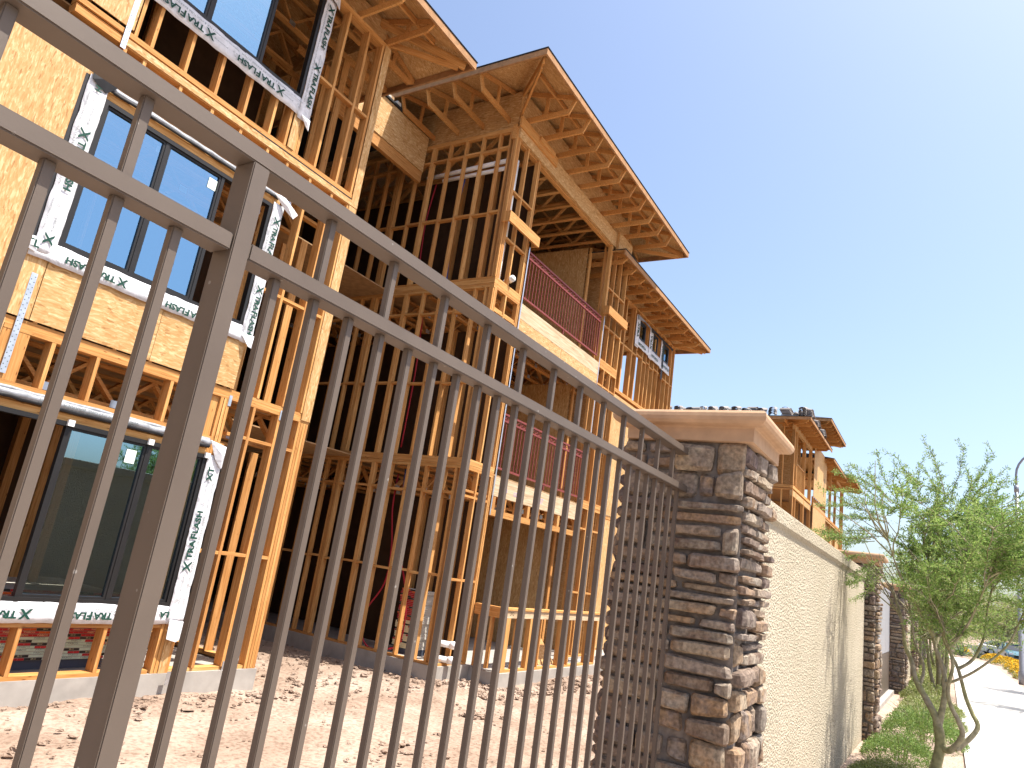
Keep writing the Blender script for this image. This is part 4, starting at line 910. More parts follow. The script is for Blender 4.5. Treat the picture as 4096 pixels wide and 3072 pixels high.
# ================================================================ MATERIAL STORED IN AND AROUND THE BUILDING
def board_stack(loc, sx, sy, rows, rh, plan, label, seed, rotz=0.0, text=True):
    rg = random.Random(seed); t = thing('gypsum_board_stack', loc, label, 'board stack')
    Tm = Matrix.Translation(loc) @ Matrix.Rotation(rotz, 4, 'Z'); mats = ['gypsum', 'label_red', 'label_orange', 'label_green', 'label_black', 'label_cream', 'letter_grey']
    put('dunnage', mesh('d', bverts(-sx / 2, sx / 2, -sy / 2 + 0.03, sy / 2, 0, 0.09), BF, 'slate_wrap'), Tm, t)
    for r in range(rows):
        mb = MB(); z = 0.092 + r * rh; off = rg.uniform(-0.012, 0.012); mb.box(-sx / 2 + off, sx / 2 + off, -sy / 2, sy / 2, z, z + rh - 0.003)
        kind = plan(r); x = -sx / 2 + off - (r * 0.033) % 0.3; y = -sy / 2 - 0.0015
        while x < sx / 2 + off - 0.02:
            seg = ((0.19, kind), (0.19, kind), (0.06, 2 if kind == 1 else 1), (0.17, 4), (0.05, kind))[(int(round((x + 9) * 6.1)) + r) % 5]; e = min(x + seg[0], sx / 2 + off); a = max(x, -sx / 2 + off)
            if e - a > 0.01:
                mb.box(a, e - 0.002, y, y + 0.0016, z + 0.001, z + rh - 0.004, seg[1])
                if text and e - a > 0.10: put_text(mb, 'PABCO' if seg[1] != 4 else '58-12', rh * 0.85, ((a + e) / 2, y - 0.001, z + rh / 2), X_, Z_, 5 if seg[1] in (1, 4) else 6, 0, 1.35 if seg[1] != 4 else 0.9)
            x = e if e > x else x + 0.1
        put('gypsum_board', mesh('gb', mb.v, mb.f, mats, mb.i), Tm, t)
board_stack((3.6, 8.38, 0.032), 2.5, 1.3, 24, 0.028, lambda r: 3 if r < 8 else 1, 'stack of gypsum boards with red and pale green end tapes below the ground floor window', 3)
board_stack((10.2, 7.78, 0.033), 0.46, 0.36, 34, 0.028, lambda r: 5 if r < 16 else 1, 'tall stack of red and white taped boards inside the ground floor of the middle block', 4, -math.pi / 2, False)
sb = thing('scrap_board', (12.75, 6.55, 0.0), 'triangular pale scrap of sheathing leaning inside the patio half wall', 'board')
put('panel_offcut', mesh('sc', [(12.5, 6.50, 0.005), (13.15, 6.50, 0.005), (12.75, 6.72, 0.55), (12.55, 6.70, 0.40), (12.5, 6.515, 0.005), (13.15, 6.515, 0.005), (12.75, 6.735, 0.55), (12.55, 6.715, 0.40)], [(0, 1, 2, 3), (7, 6, 5, 4), (0, 4, 5, 1), (1, 5, 6, 2), (2, 6, 7, 3), (3, 7, 4, 0)], 'osb'), None, sb)
tb = thing('lumber_stack', (5.95, 9.0, 0.03), 'low stack of boards on the slab inside the left part of the building', 'lumber')
for k in range(4):
    for j in range(4): beam(tb, 'board', (5.2, 8.7 + 0.15 * j + 0.01 * k, 0.06 + 0.042 * k), (6.3, 8.72 + 0.15 * j, 0.06 + 0.042 * k), 0.13, 0.038)
# ================================================================ NEXT BUILDING DOWN THE STREET
fb = thing('distant_building', (36, 8, -0.2), 'more distant wood framed building with roof tiles stacked on it beyond the stone pillar', 'building')
YB = 5.3
def fstuds(xs, z0, z1, y=YB, d=0.12, wd=SW):
    for x in xs: box(fb, 'stud', x, x + wd, y, y + d, z0, z1)
put('foundation_slab', mesh('s', bverts(29.9, 50, 5.2, 16, -0.5, 0.0), BF, 'concrete'), None, fb)
roof(29.55, 36.0, 4.6, 15.0, 9.15, 9.0, 30.3, 33.0, YB, 'L', 13.5, 0.26, parent=fb); roof(34.2, 39.8, 4.45, 7.4, 10.25, 10.05, 34.9, 38.9, YB, 'LR', 6.8, parent=fb)
roof(37.9, 44.2, 4.75, 8.5, 9.12, 8.98, 38.9, 43.6, YB, 'R', 8.0, parent=fb); roof(43.0, 48.4, 4.4, 8.5, 9.2, 9.05, 43.6, 47.0, YB, 'R', 8.0, parent=fb)
for z0, z1 in ((0.05, 3.1), (3.3, 6.3), (6.5, 9.05)):
    # side facing the camera
    for k in range(18):
        y = YB + 0.42 * k; wide = 0.12 if k % 4 == 0 else SW
        box(fb, 'stud', 30.3, 30.42, y, y + wide, z0, z1)
    for q in (z0 - 0.12, z0 - 0.06, z0 + 1.3, z1 - 0.02): box(fb, 'plate', 30.31, 30.41, YB, 13, q, q + 0.045)
    fstuds((30.3, 30.36, 30.9, 31.0, 32.9, 33.0, 33.1, 34.6, 34.8), z0, z1); box(fb, 'plate', 30.3, 34.9, YB + 0.002, YB + 0.11, z0 - 0.14, z0 - 0.02); box(fb, 'plate', 30.3, 34.9, YB + 0.002, YB + 0.11, z1 - 0.25, z1 - 0.02, 'osb')
    fstuds([38.95 + 0.05 * k for k in range(3)] + [41.4, 41.55, 43.5, 43.6, 46.2, 46.4, 46.8, 46.9], z0, z1)
    for k in range(6): box(fb, 'stud', 47.0, 47.1, YB + 0.1 + 0.9 * k, YB + 0.18 + 0.9 * k, z0, z1)
    box(fb, 'plate', 38.9, 47, YB + 0.003, YB + 0.11, z0 - 0.14, z0 - 0.02); box(fb, 'plate', 38.9, 47, YB + 0.003, YB + 0.11, z1 - 0.05, z1, 'osb')
    if z0 < 6: box(fb, 'sheathing_panel', 39.2, 47.0, YB + 0.15, YB + 0.165, z0, z1, 'osb')
    box(fb, 'sheathing_panel', 34.9, 36.9, YB - 0.1, YB - 0.085, z0 + 0.25, z1 + 0.18, 'osb'); box(fb, 'sheathing_panel', 36.905, 38.9, YB - 0.1, YB - 0.085, z0 + 0.25, z1 + 0.18, 'osb')
    for k in range(9): box(fb, 'cripple_stud', 34.92 + 0.48 * k, 34.98 + 0.48 * k, YB - 0.1, YB - 0.02, z0 - 0.14, z0 + 0.248)
    box(fb, 'plate', 34.9, 38.9, YB - 0.101, YB, z0 - 0.22, z0 - 0.142)
    for k in range(9): box(fb, 'railing_slat', 31.1 + 0.2 * k, 31.13 + 0.2 * k, YB + 0.01, YB + 0.04, z0, z0 + 0.95)
    box(fb, 'plate', 31.02, 32.88, YB + 0.0, YB + 0.05, z0 + 0.95, z0 + 1.0)
    box(fb, 'subfloor', 30.45, 46.9, YB + 0.13, 14, z0 - 0.1, z0 - 0.07, 'plywood'); box(fb, 'partition_panel', 34.2, 34.215, YB + 0.4, 13, z0, z1, 'osb'); box(fb, 'partition_panel', 32.6, 32.615, YB + 2.5, 13, z0, z1, 'osb')
box(fb, 'window_slot', 38.0, 38.15, YB - 0.104, YB - 0.1005, 7.2, 8.1, 'label_black')
mb = MB()
mb.add([(39.0, 4.1, 3.55), (45.5, 4.1, 3.55), (45.5, 5.28, 4.2), (39.0, 5.28, 4.2), (39.0, 4.1, 3.62), (45.5, 4.1, 3.62), (45.5, 5.28, 4.27), (39.0, 5.28, 4.27)], [(3, 2, 1, 0)], 0); mb.add([(39.0, 4.1, 3.62), (45.5, 4.1, 3.62), (45.5, 5.28, 4.27), (39.0, 5.28, 4.27), (39.0, 4.1, 3.55), (45.5, 4.1, 3.55), (45.5, 5.28, 4.2), (39, 5.28, 4.2)], [(0, 1, 2, 3), (4, 5, 1, 0), (5, 6, 2, 1), (7, 4, 0, 3)], 1)
mb.build('porch_roof', ['osb', 'felt'], fb); box(fb, 'fascia', 39.0, 45.5, 4.05, 4.098, 3.45, 3.60)
# stacks of curved roof tiles waiting on the slope
def tile_geo(L=0.42, wd=0.30, h=0.09, n=7):
    v = []; f = []
    for s in (0, 1):
        for r in (0, 0.016):
            for k in range(n + 1):
                a = math.pi * k / n; v.append(((s - 0.5) * L, -math.cos(a) * (wd / 2 - r), math.sin(a) * (h - r)))
    m = n + 1
    for k in range(n):
        f += [(k, k + 1, 2 * m + k + 1, 2 * m + k), (m + k + 1, m + k, 3 * m + k, 3 * m + k + 1), (k + 1, k, m + k, m + k + 1), (2 * m + k, 2 * m + k + 1, 3 * m + k + 1, 3 * m + k)]
    return v, f
tv, tf = tile_geo(); tmesh = []
for i in range(5):
    rg = random.Random(i); mb = MB()
    for k in range(rg.choice((5, 6, 7))):
        m = Matrix.Translation((0.03 * k, rg.uniform(-0.02, 0.02), 0.055 * k)) @ Matrix.Rotation(rg.uniform(-0.08, 0.08), 4, 'Z'); mb.add([m @ Vector(p) for p in tv], tf)
    tmesh.append(mesh('tiles', mb.v, mb.f, 'roof_tile', None, False))
rg = random.Random(9)
for row in range(4):
    for k in range(17):
        x = 29.9 + row * 0.95 + rg.uniform(-0.1, 0.1); y = 5.0 + row * 0.8 + k * 0.52 + rg.uniform(-0.1, 0.1)
        if y > 14 - row * 0.9 or rg.random() < 0.12: continue
        z = 9.18 + (x - 29.55) * 0.26
        put('tile_stack', tmesh[k % 5], Matrix.Translation((x, y, z)) @ Matrix.Rotation(-0.26, 4, 'Y') @ Matrix.Rotation(rg.choice((0, 0.15, 1.4, -0.2, 0.3)), 4, 'Z'), fb)
for k in range(9):
    x = 30.0 + 0.55 * k; y = 4.75 + 0.25 * (k % 3); put('tile_stack', tmesh[k % 5], Matrix.Translation((x, y, 9.18 + (y - 4.6) * 0.26)) @ Matrix.Rotation(0.26, 4, 'X') @ Matrix.Rotation(1.4 + 0.2 * (k % 3), 4, 'Z'), fb)
for k in range(5): box(fb, 'roof_batten', 30.2 + 0.8 * k, 31.5 + 0.8 * k, 4.72 + 0.11 * k, 4.78 + 0.11 * k, 9.24 + 0.035 * k, 9.28 + 0.035 * k)
# small bench-mark roof of a building farther back, showing left of the pillar cap

# ================================================================ TREES, SHRUBS, FLOWERS
def leaf_quad(mb, p, d, s, wd, rg):
    d = d.normalized(); a = Vector((rg.uniform(-1, 1), rg.uniform(-1, 1), rg.uniform(-1, 1))); u = d.cross(a)
    if u.length < 1e-3: return
    u = u.normalized() * wd * 0.5; e = p + d * s; m = p + d * s * 0.5
    n = len(mb.v); mb.v += [tuple(p), tuple(m + u), tuple(e), tuple(m - u)]; mb.f.append((n, n + 1, n + 2, n + 3)); mb.i.append(0)
def curve_pts(P, n=6):
    P = [Vector(p) for p in P]; out = []
    for i in range(len(P) - 1):
        p0, p1, p2, p3 = P[max(i - 1, 0)], P[i], P[i + 1], P[min(i + 2, len(P) - 1)]
        for k in range(n):
            t = k / n; out.append(0.5 * ((2 * p1) + (-p0 + p2) * t + (2 * p0 - 5 * p1 + 4 * p2 - p3) * t * t + (-p0 + 3 * p1 - 3 * p2 + p3) * t ** 3))
    out.append(P[-1]); return out
def twig_leaves(tb_, lb, p, d, L, rg, dens=0.016, ls=0.03, lw=0.011, r0=0.004, droop=0.15):
    """a slender twig carrying pairs of tiny leaves on short side stalks"""
    n = max(4, int(L / 0.07)); pts = [p.copy()]; d = d.normalized()
    for k in range(n):
        d = (d + Vector((rg.gauss(0, 0.13), rg.gauss(0, 0.13), rg.gauss(0, 0.11) - droop * 0.1))).normalized(); pts.append(pts[-1] + d * L / n)
    tb_.tube(pts, [r0 * (1 - 0.75 * i / n) for i in range(n + 1)], 4, 0, False)
    t = 0.1 * L
    while t < L:
        i = min(n - 1, int(t / L * n)); q = pts[i].lerp(pts[i + 1], t / L * n - i); dd = (pts[i + 1] - pts[i]).normalized()
        a = Vector((rg.uniform(-1, 1), rg.uniform(-1, 1), rg.uniform(-1, 1))); s = (dd.cross(a)).normalized(); st = rg.uniform(0.02, 0.06)
        for sg in (1, -1):
            sd_ = (s * sg + dd * 0.6).normalized()
            for k in range(3): leaf_quad(lb, q + sd_ * st * (k / 3), sd_ + dd * 0.5 + Vector((0, 0, 0.2)) + a * 0.4, ls * rg.uniform(0.6, 1.2), lw * rg.uniform(0.7, 1.3), rg)
        t += dens * rg.uniform(0.7, 1.5)
    return pts
def main_tree():
    rg = random.Random(31)
    t = thing('palo_verde_tree', (10.1, 0.16, -0.1), 'nearest feathery green tree with bent bare trunks between pavement and cream wall', 'tree', 'street trees')
    tr = MB(); lf = MB(); X0 = 10.1; SC = 0.953
    def br(P, r0, r1, jx=0.0):
        n = len(P); P3 = [(X0 + (p[2] if len(p) > 2 else 0), p[0] * SC, 1.7 + (p[1] - 1.7) * SC) for p in P]; c = curve_pts(P3, 5); m = len(c)
        tr.tube(c, [(r0 + (r1 - r0) * i / (m - 1)) * (1 + 0.12 * noise.noise((i * 0.6, r0 * 99, n))) for i in range(m)], 9)
        return c
    # (y, z, dx)
    br([(0.20, -0.12), (0.13, 0.14), (0.08, 0.42), (0.11, 0.62)], 0.062, 0.05)
    B = []
    B.append(br([(0.11, 0.60), (0.13, 0.70, 0), (0.23, 0.88, 0.05), (0.34, 1.07, 0.12), (0.39, 1.28, 0.18), (0.46, 1.45, 0.2), (0.50, 1.75, 0.25), (0.62, 2.15, 0.3)], 0.045, 0.012))
    B.append(br([(0.10, 0.60), (0.05, 0.85, 0.02), (0.03, 1.04, 0.05), (0.05, 1.26, 0.1), (0.13, 1.49, 0.12), (0.17, 1.75, 0.15), (0.20, 2.2, 0.2), (0.22, 2.7, 0.1)], 0.036, 0.010))
    B.append(br([(0.08, 0.41), (0.02, 0.36, -0.05), (-0.04, 0.40, -0.1), (-0.14, 0.58, -0.18), (-0.10, 0.73, -0.2), (-0.03, 0.87, -0.2), (0.0, 1.05, -0.2), (-0.05, 1.31, -0.22), (-0.02, 1.5, -0.2), (0.03, 1.68, -0.2), (0.10, 2.1, -0.3)], 0.036, 0.010))
    B.append(br([(-0.07, 0.405, -0.12), (-0.13, 0.45, -0.1), (-0.29, 0.67, -0.05), (-0.24, 0.82, 0), (-0.18, 0.98, 0.02), (-0.11, 1.27, 0.05), (-0.03, 1.45, 0.1), (0.05, 1.66, 0.1), (0.0, 2.1, 0.0), (-0.10, 2.6, -0.1)], 0.030, 0.009))
    B.append(br([(0.03, 1.10, 0.05), (-0.08, 1.15, 0.0), (-0.31, 1.33, -0.1), (-0.58, 1.63, -0.2), (-0.70, 1.90, -0.2), (-0.85, 2.3, -0.2)], 0.017, 0.008))
    B.append(br([(0.30, 1.0, 0.1), (0.26, 1.15, 0.18), (0.27, 1.3, 0.25), (0.36, 1.5, 0.35), (0.40, 1.8, 0.45), (0.5, 2.3, 0.6)], 0.02, 0.008))
    B.append(br([(-0.10, 1.28, 0.05), (-0.26, 1.42, 0.1), (-0.38, 1.7, 0.2), (-0.42, 2.0, 0.3), (-0.5, 2.4, 0.5)], 0.02, 0.008))
    B.append(br([(0.0, 1.5, -0.2), (-0.16, 1.72, -0.3), (-0.3, 2.05, -0.5), (-0.45, 2.5, -0.7)], 0.016, 0.007)); B.append(br([(0.13, 1.5, 0.12), (0.02, 1.85, 0.35), (-0.08, 2.2, 0.6), (-0.1, 2.6, 0.9)], 0.018, 0.007))
    B.append(br([(0.15, 1.6, 0.1), (0.32, 1.95, -0.2), (0.5, 2.3, -0.5), (0.62, 2.7, -0.7)], 0.016, 0.006))
    # secondary limbs fanning out and up, then twigs
    tips = []
    for c in B:
        k0 = int(len(c) * 0.78)
        for _ in range(8):
            i = rg.randrange(k0, len(c)); p = c[i]; o = (p - Vector((X0, 0.05, 1.3))); d = Vector((o.x * 0.9 + rg.gauss(0, 0.55), o.y * 0.9 + rg.gauss(0, 0.5), 0.7 + abs(rg.gauss(0.25, 0.5)))).normalized(); L = rg.uniform(0.45, 1.0)
            q = [p]; dd = d.copy()
            for k in range(5): dd = (dd + Vector((rg.gauss(0, 0.18), rg.gauss(0, 0.18), rg.gauss(0, 0.12)))).normalized(); q.append(q[-1] + dd * L / 5)
            tr.tube(q, [0.009 * (1 - 0.6 * k / 5) for k in range(6)], 5, 0, False)
            for k in range(1, 6): tips.append((q[k], dd, k))
    for p, d, k in tips:
        if (p.y > 0.38 and p.z < 2.8) or p.y > 0.6 or p.z > 3.35: continue
        for _ in range(3 if k < 5 else 5):
            dir_ = (d * 0.5 + Vector((rg.gauss(0, 0.8), rg.gauss(0, 0.8), rg.gauss(0.15, 0.55)))).normalized(); twig_leaves(tr, lf, p, dir_, rg.uniform(0.16, 0.48), rg, 0.016, 0.030, 0.013)
    # long wands reaching out on the wall side and above
    for (y, z), (dy, dz), L in (((0.62, 3.0), (1, 0.55), 0.75), ((0.55, 3.2), (0.7, 0.75), 0.75), ((0.7, 2.75), (1, 0.12), 0.75), ((0.72, 2.65), (1, -0.05), 0.72), ((0.7, 2.45), (1, -0.25), 0.5), ((0.25, 3.3), (0.5, 0.9), 0.5), ((-0.05, 3.3), (0.9, 0.45), 0.5), ((-0.15, 3.25), (-0.3, 1), 0.6), ((-0.25, 3.2), (-0.5, 0.9), 0.6), ((-0.55, 3.15), (-1, 0.6), 0.75), ((-0.6, 2.95), (-1, 0.3), 0.7), ((0.6, 2.9), (1, 0.3), 0.6), ((0.1, 3.2), (0.1, 1), 0.45), ((0.7, 2.3), (0.9, -0.5), 0.45), ((0.55, 3.05), (0.9, 0.8), 0.6)):
        for q in range(3):
            pts = twig_leaves(tr, lf, Vector((X0 + rg.uniform(-0.5, 0.5), y + rg.gauss(0, 0.05), z + rg.gauss(0, 0.06))), Vector((rg.gauss(0, 0.3), dy, dz)), L * rg.uniform(0.8, 1.3), rg, 0.014, 0.030, 0.011, 0.005, 0.25)
            for pp in pts[2::2]: twig_leaves(tr, lf, pp, Vector((rg.gauss(0, 0.6), dy * 0.7 + rg.gauss(0, 0.5), dz + rg.gauss(0, 0.6))), rg.uniform(0.08, 0.22), rg, 0.016, 0.026, 0.01, 0.003)
    tr.build('trunk', 'bark', t, True); lf.build('crown', 'tree_leaf', t)
main_tree()
def tree(loc, label, h, cr, seed, mat='pale_leaf', nl=5200, ls=0.09, forks=4, group='street trees', zc=None):
    rg = random.Random(seed); t = thing('street_tree', loc, label, 'tree', group); tr = MB(); lf = MB(); o = Vector(loc); clumps = []
    zc = zc or h * 0.62
    for k in range(forks):
        a = 2 * math.pi * k / forks + rg.uniform(-0.4, 0.4); r = rg.uniform(0.25, 0.6) * cr
        P = [o + Vector((0, 0, -0.1)), o + Vector((0.05 * math.cos(a) * h, 0.05 * math.sin(a) * h, h * 0.18)), o + Vector((r * 0.4 * math.cos(a), r * 0.4 * math.sin(a), h * 0.38)), o + Vector((r * 0.8 * math.cos(a + 0.3), r * 0.8 * math.sin(a + 0.3), h * 0.6)), o + Vector((r * math.cos(a), r * math.sin(a), h * 0.85))]
        c = curve_pts(P, 5); m = len(c); tr.tube(c, [0.022 * h * (1 - 0.85 * i / m) / forks ** 0.3 for i in range(m)], 7)
        for p in c[m // 2:]:
            for _ in range(3): 
                q = p + Vector((rg.gauss(0, 0.35), rg.gauss(0, 0.35), rg.gauss(0.05, 0.22))) * cr; tr.tube([p, (p + q) / 2 + Vector((0, 0, 0.05 * cr)), q], [0.006 * h, 0.004 * h, 0.002 * h], 4, 0, False); clumps.append(q)
    for _ in range(nl // 14):
        c = rg.choice(clumps); s = rg.uniform(0.10, 0.24) * cr; b = c + Vector((rg.gauss(0, s), rg.gauss(0, s), rg.gauss(0, s * 0.7)))
        dr = (b - o - Vector((0, 0, zc))).normalized() + Vector((rg.gauss(0, 0.5), rg.gauss(0, 0.5), rg.gauss(0, 0.4)))
        for k in range(14): leaf_quad(lf, b + Vector((rg.gauss(0, 1), rg.gauss(0, 1), rg.gauss(0, 0.7))) * ls * 1.3, dr + Vector((rg.gauss(0, 0.7), rg.gauss(0, 0.7), rg.gauss(0, 0.6))), ls * rg.uniform(0.6, 1.3), ls * 0.4, rg)
    tr.build('trunk', 'bark', t, True); lf.build('crown', mat, t)
tree((24.6, -3.0, -0.06), 'leafy tree on the kerb side of the pavement casting shade on the slabs', 4.6, 1.35, 50, 'tree_leaf', 9000, 0.07)
tree((32.4, -3.3, -0.06), 'second leafy tree on the kerb side of the pavement before the street lamp', 4.8, 1.4, 51, 'tree_leaf', 9000, 0.08)
tree((24.5, 0.25, -0.05), 'slender green tree on the planted strip beyond the grey gate', 4.0, 1.5, 41, 'tree_leaf', 11000, 0.055)
tree((35.0, 0.35, -0.05), 'second slender street tree in front of the far stucco walls', 4.4, 1.7, 42, 'pale_leaf', 9000, 0.07)
tree((50.0, 0.3, -0.05), 'street tree near the bend of the pavement', 5.0, 2.3, 43, 'pale_leaf', 9000, 0.09)
tree((76.0, 0.5, -0.05), 'broad pale green tree behind the small tan sign wall', 6.0, 3.6, 44, 'pale_leaf', 9000, 0.15, 5)
tree((90.0, -4.5, -0.05), 'wide yellow green tree spreading over the parked cars', 5.6, 4.2, 45, 'pale_leaf', 11000, 0.17, 6)
tree((112.0, -9.0, -0.05), 'large pale tree at the far right edge behind the cars', 7.5, 5.0, 46, 'pale_leaf', 9000, 0.22, 6)
tree((120.0, 1.0, -0.05), 'distant tree mass closing the view above the pavement', 7.0, 5.5, 47, 'tree_leaf', 9000, 0.25, 6)
tree((135.0, -16.0, -0.05), 'farthest roadside tree beyond the parked cars', 8.0, 5.5, 49, 'tree_leaf', 7000, 0.28, 6)
def shrub(loc, rx, ry, h, label, seed, mat='shrub_leaf', n=3000, ls=0.03, group='low shrubs along the cream wall', name='shrub'):
    rg = random.Random(seed); t = thing(name, loc, label, 'shrub', group); lf = MB(); st = MB(); o = Vector(loc)
    for _ in range(26):
        a = rg.uniform(0, 6.28); r = rg.uniform(0.1, 0.9); e = o + Vector((rx * r * math.cos(a), ry * r * math.sin(a), h * rg.uniform(0.4, 0.9))); st.tube([o + Vector((rx * r * 0.3 * math.cos(a), ry * r * 0.3 * math.sin(a), -0.03)), (o + e) / 2 + Vector((0, 0, h * 0.2)), e], [0.006, 0.004, 0.002], 4, 0, False)
    for _ in range(n):
        a = rg.uniform(0, 6.28); r = math.sqrt(rg.random()); zz = math.sqrt(max(0, 1 - r * r)) * h * (0.75 + 0.35 * noise.noise((rx * r * math.cos(a) * 5, ry * r * math.sin(a) * 5, seed)))
        p = o + Vector((rx * r * math.cos(a), ry * r * math.sin(a), zz * rg.uniform(0.45, 1.0))); d = Vector((math.cos(a) * r + rg.gauss(0, 0.6), math.sin(a) * r + rg.gauss(0, 0.6), 0.7 + rg.gauss(0, 0.4)))
        for k in range(2): leaf_quad(lf, p + Vector((rg.gauss(0, ls * 0.5), rg.gauss(0, ls * 0.5), rg.gauss(0, ls * 0.4))), d + Vector((rg.gauss(0, 0.5), rg.gauss(0, 0.5), 0)), ls * rg.uniform(0.7, 1.3), ls * 0.45, rg)
    st.build('stems', 'bark', t); lf.build('foliage', mat, t); return t
shrub((11.7, 0.55, -0.05), 0.8, 0.45, 0.44, 'low leafy green shrub at the foot of the second stone pillar', 61, 'shrub_leaf', 4200, 0.028)
shrub((10.1, 0.55, -0.05), 0.75, 0.45, 0.24, 'pale silvery low shrub at the bottom of the cream wall beside the nearest tree', 62, 'cover_leaf', 3800, 0.028)
shrub((8.7, 0.6, -0.05), 0.6, 0.35, 0.10, 'small pale shrub low against the nearest cream wall', 63, 'cover_leaf', 2200, 0.028)
shrub((14.0, 0.35, -0.05), 1.1, 0.6, 0.66, 'rounded bright green shrub in front of the grey gate', 64, 'shrub_leaf', 5200, 0.032)
shrub((16.6, 0.3, -0.05), 1.3, 0.6, 0.5, 'yellow green shrub further along the planted strip', 65, 'cover_leaf', 4600, 0.035)
shrub((19.2, 0.3, -0.05), 1.5, 0.6, 0.42, 'spreading pale shrub near the third stone pillar', 66, 'cover_leaf', 4200, 0.04)
def ground_cover():
    rg = random.Random(70); lf = MB()
    for _ in range(26000):
        x = 20.5 + 37 * rg.random() ** 1.5; y = rg.uniform(-0.02, 0.98); h = 0.4 * max(0.1, 0.75 + noise.noise((x * 1.3, y * 2, 0))) * (1 - (2 * y - 0.9) ** 2 * 0.5)
        s = 0.05 + (x - 20) * 0.0022; leaf_quad(lf, Vector((x, y, -0.05 + h * rg.uniform(0.3, 1))), Vector((rg.gauss(0, 0.6), rg.gauss(0, 0.6), 0.8)), s, s * 0.45, rg)
    tag(lf.build('ground_cover', 'cover_leaf'), 'low green ground cover filling the planted strip along the far walls', 'ground cover', kind='stuff')
ground_cover()
def flower_bed(loc, rx, ry, h, label, seed):
    t = shrub(loc, rx, ry, h, label, seed, 'cover_leaf', 1300, 0.09, 'yellow flowering shrubs by the cars', 'flowering_shrub'); rg = random.Random(seed); pb = MB(); o = Vector(loc)
    for _ in range(2000):
        a = rg.uniform(0, 6.28); r = math.sqrt(rg.random()); p = o + Vector((rx * r * math.cos(a), ry * r * math.sin(a), math.sqrt(max(0, 1 - r * r)) * h * rg.uniform(0.85, 1.08)))
        leaf_quad(pb, p, Vector((rg.gauss(0, 1), rg.gauss(0, 1), 0.5)), 0.07, 0.06, rg)
    pb.build('flowers', 'petal', t)
for i, (x, y, rx, ry, h, lb) in enumerate(((45.5, -3.5, 2.0, 0.7, 0.5, 'nearest yellow flowering shrub beside the street lamp'), (50.5, -3.7, 2.4, 0.8, 0.6, 'yellow flowering shrub just behind the nearest flowering one'), (56.5, -3.9, 2.6, 0.9, 0.65, 'middle yellow flowering shrub where the pavement begins to bend'), (63.5, -3.6, 2.6, 1.0, 0.6, 'yellow flowering shrub at the outside of the pavement bend'), (70.5, -3.2, 2.4, 1.0, 0.55, 'farthest yellow flowering shrub in front of the white car'), (73.5, -1.0, 1.0, 0.7, 0.7, 'small golden flowering shrub beside the spiky plant'))):
    flower_bed((x, y, -0.06), rx, ry, h, lb, 80 + i)
def agave(loc, s, label, seed):
    rg = random.Random(seed); t = thing('agave_plant', loc, label, 'plant', 'spiky plants by the sign wall'); mb = MB(); o = Vector(loc)
    for k in range(34):
        a = k * 2.399; el = 0.25 + 1.2 * k / 34; d = Vector((math.cos(a) * math.cos(el), math.sin(a) * math.cos(el), math.sin(el))); u = d.cross(Vector((0, 0, 1))).normalized(); L = s * rg.uniform(0.8, 1.1); n = len(mb.v); w_ = 0.06 * s; nn = u.cross(d) * 0.02 * s
        pts = [o + d * 0.05, o + d * L * 0.4 + u * w_, o + d * L, o + d * L * 0.4 - u * w_, o + d * L * 0.4 - nn]
        mb.add(pts, [(0, 1, 4), (1, 2, 4), (2, 3, 4), (3, 0, 4), (0, 3, 2, 1)])
    mb.build('leaves', 'agave_leaf', t)
agave((68.0, -0.9, -0.05), 1.3, 'spiky dark green plant in front of the small tan sign wall', 1); agave((66.5, 0.6, -0.05), 1.0, 'smaller spiky plant left of the bigger one near the bend', 2); agave((70.5, -2.0, -0.05), 0.9, 'small spiky plant among the yellow flowers', 3)
sw = thing('sign_wall', (72, -0.2, -0.06), 'small plain tan sign wall at the end of the pavement', 'wall')
put('wall_panel', mesh('w', bverts(71.9, 72.2, -1.0, 0.4, -0.2, 1.9), BF, 'tan_stucco'), None, sw); put('wall_panel', mesh('w', bverts(71.86, 72.24, 0.4, 1.0, -0.2, 2.1), BF, 'precast'), None, sw); put('coping', mesh('w', bverts(71.84, 72.26, -1.05, 0.4, 1.9, 1.98), BF, 'tan_stucco'), None, sw)

# ================================================================ STREET LAMP AND CARS
lp = thing('street_lamp', (39.8, -2.76, -0.06), 'tall grey street lamp with a curved arm at the right edge', 'lamp')
mb = MB(); mb.tube([(39.8, -2.76, -0.1), (39.8, -2.76, 0.45), (39.8, -2.76, 0.5), (39.8, -2.76, 8.5)], [0.15, 0.15, 0.11, 0.08], 14); mb.build('pole', 'lamp_paint', lp, True)
ap = [(39.8, -2.76, 8.45)] + [(39.8, -2.76 - 2.0 * (1 - math.cos(math.radians(a))), 9.1 + 1.5 * math.sin(math.radians(a))) for a in range(0, 91, 10)] + [(39.8, -5.6, 10.65)]
mb = MB(); mb.tube(ap, 0.05, 10); mb.build('arm', 'lamp_paint', lp, True)
mb = MB(); mb.tube([(39.8, -2.76, 8.3), (39.8, -2.76, 8.62)], 0.10, 14); mb.build('collar', 'lamp_paint', lp, True)
mb = MB(); mb.tube([(39.8, -5.5, 10.6), (39.8, -5.7, 10.62), (39.8, -6.2, 10.62), (39.8, -6.35, 10.6)], [0.06, 0.15, 0.17, 0.05], 12); mb.build('lamp_head', 'lamp_paint', lp, True)
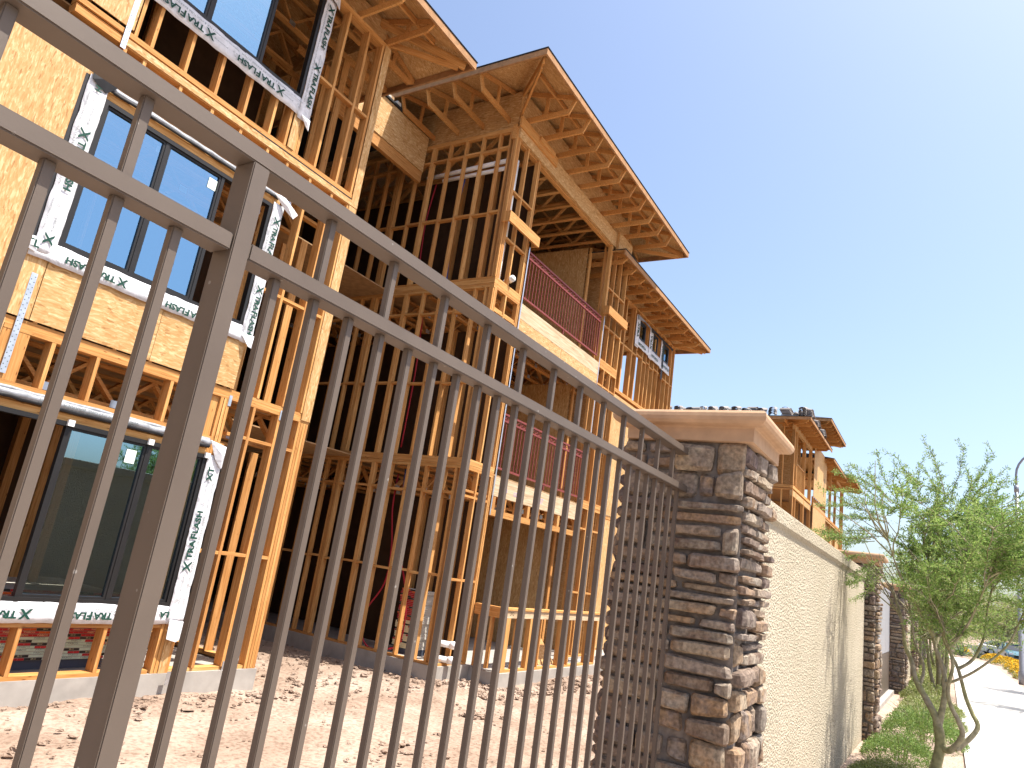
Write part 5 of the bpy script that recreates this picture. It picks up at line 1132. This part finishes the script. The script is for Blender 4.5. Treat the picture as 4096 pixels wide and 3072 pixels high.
def car(loc, rotz, paint, label):
    t = thing('parked_car', loc, label, 'car', 'parked cars'); Tm = Matrix.Translation(loc) @ Matrix.Rotation(rotz, 4, 'Z')
    # profile along x (front at -x): body and cabin as lofted sections
    secs = [(-2.25, 0.72, 0.38, 0.62), (-2.15, 0.84, 0.28, 0.76), (-1.6, 0.90, 0.24, 0.90), (-0.9, 0.91, 0.24, 1.00), (0.6, 0.92, 0.24, 1.02), (1.6, 0.91, 0.24, 1.04), (2.1, 0.86, 0.28, 1.0), (2.25, 0.78, 0.38, 0.85)]
    def loft(secs, mat, name):
        v = []; f = []
        for x, hw, z0, z1 in secs:
            r = 0.12
            v += [(x, -hw + 0.05, z0), (x, -hw, z0 + r), (x, -hw, z1 - r), (x, -hw + r, z1), (x, hw - r, z1), (x, hw, z1 - r), (x, hw, z0 + r), (x, hw - 0.05, z0)]
        n = 8
        for i in range(len(secs) - 1):
            for k in range(n): f.append((i * n + k, i * n + (k + 1) % n, (i + 1) * n + (k + 1) % n, (i + 1) * n + k))
        f += [tuple(range(n)), tuple(reversed(range((len(secs) - 1) * n, len(secs) * n)))]
        return put(name, mesh(name, v, f, mat, None, False), Tm, t)
    bo = loft(secs, paint, 'body')
    cab = [(-1.05, 0.80, 0.98, 1.0), (-0.35, 0.70, 0.98, 1.44), (0.9, 0.70, 0.98, 1.50), (1.75, 0.76, 0.98, 1.12)]
    v = []; f = []
    for x, hw, z0, z1 in cab: v += [(x, -0.86, z0), (x, -hw, z1), (x, hw, z1), (x, 0.86, z0)]
    for i in range(3): f += [(4 * i + k, 4 * i + k + 1, 4 * i + 5 + k, 4 * i + 4 + k) for k in range(3)]
    put('windows', mesh('cab', v, f, 'car_glass'), Tm, t)
    mb = MB(); mb.box(-0.38, 0.95, -0.69, 0.69, 1.45, 1.52)
    for sy in (-1, 1):
        mb.bar((-1.05, sy * 0.81, 1.0), (-0.36, sy * 0.69, 1.46), 0.06, 0.07); mb.bar((0.25, sy * 0.845, 1.0), (0.3, sy * 0.70, 1.48), 0.05, 0.08); mb.bar((1.72, sy * 0.80, 1.02), (0.92, sy * 0.69, 1.48), 0.07, 0.08)
    mb.build('roof', paint, t, False, Tm)
    for x in (-1.4, 1.4):
        for sy in (-1, 1):
            mb = MB(); mb.tube([(x, sy * 0.72, 0.32), (x, sy * 0.93, 0.32)], 0.33, 20); wh = mb.build('wheel', 'rubber', t, False, Tm); mb = MB(); mb.tube([(x, sy * 0.925, 0.32), (x, sy * 0.94, 0.32)], 0.21, 16); mb.build('rim', 'galvanised', wh, False, Tm)
    for sy in (-1, 1): put('headlight', mesh('hl', bverts(-2.24, -2.1, sy * 0.62 - 0.16, sy * 0.62 + 0.16, 0.62, 0.76), BF, 'headlight'), Tm, t); put('mirror', mesh('mr', bverts(-0.85, -0.7, sy * 0.96 - 0.09, sy * 0.96 + 0.09, 1.0, 1.12), BF, paint), Tm, t)
    put('grille', mesh('gr', bverts(-2.27, -2.1, -0.42, 0.42, 0.42, 0.60), BF, 'rubber'), Tm, t)
car((80.0, -5.0, -0.06), 0.12, 'car_teal', 'teal parked car seen from the front beside the street lamp'); car((98.0, -5.2, -0.06), 1.75, 'car_white', 'white parked car seen side on behind the yellow flowers')
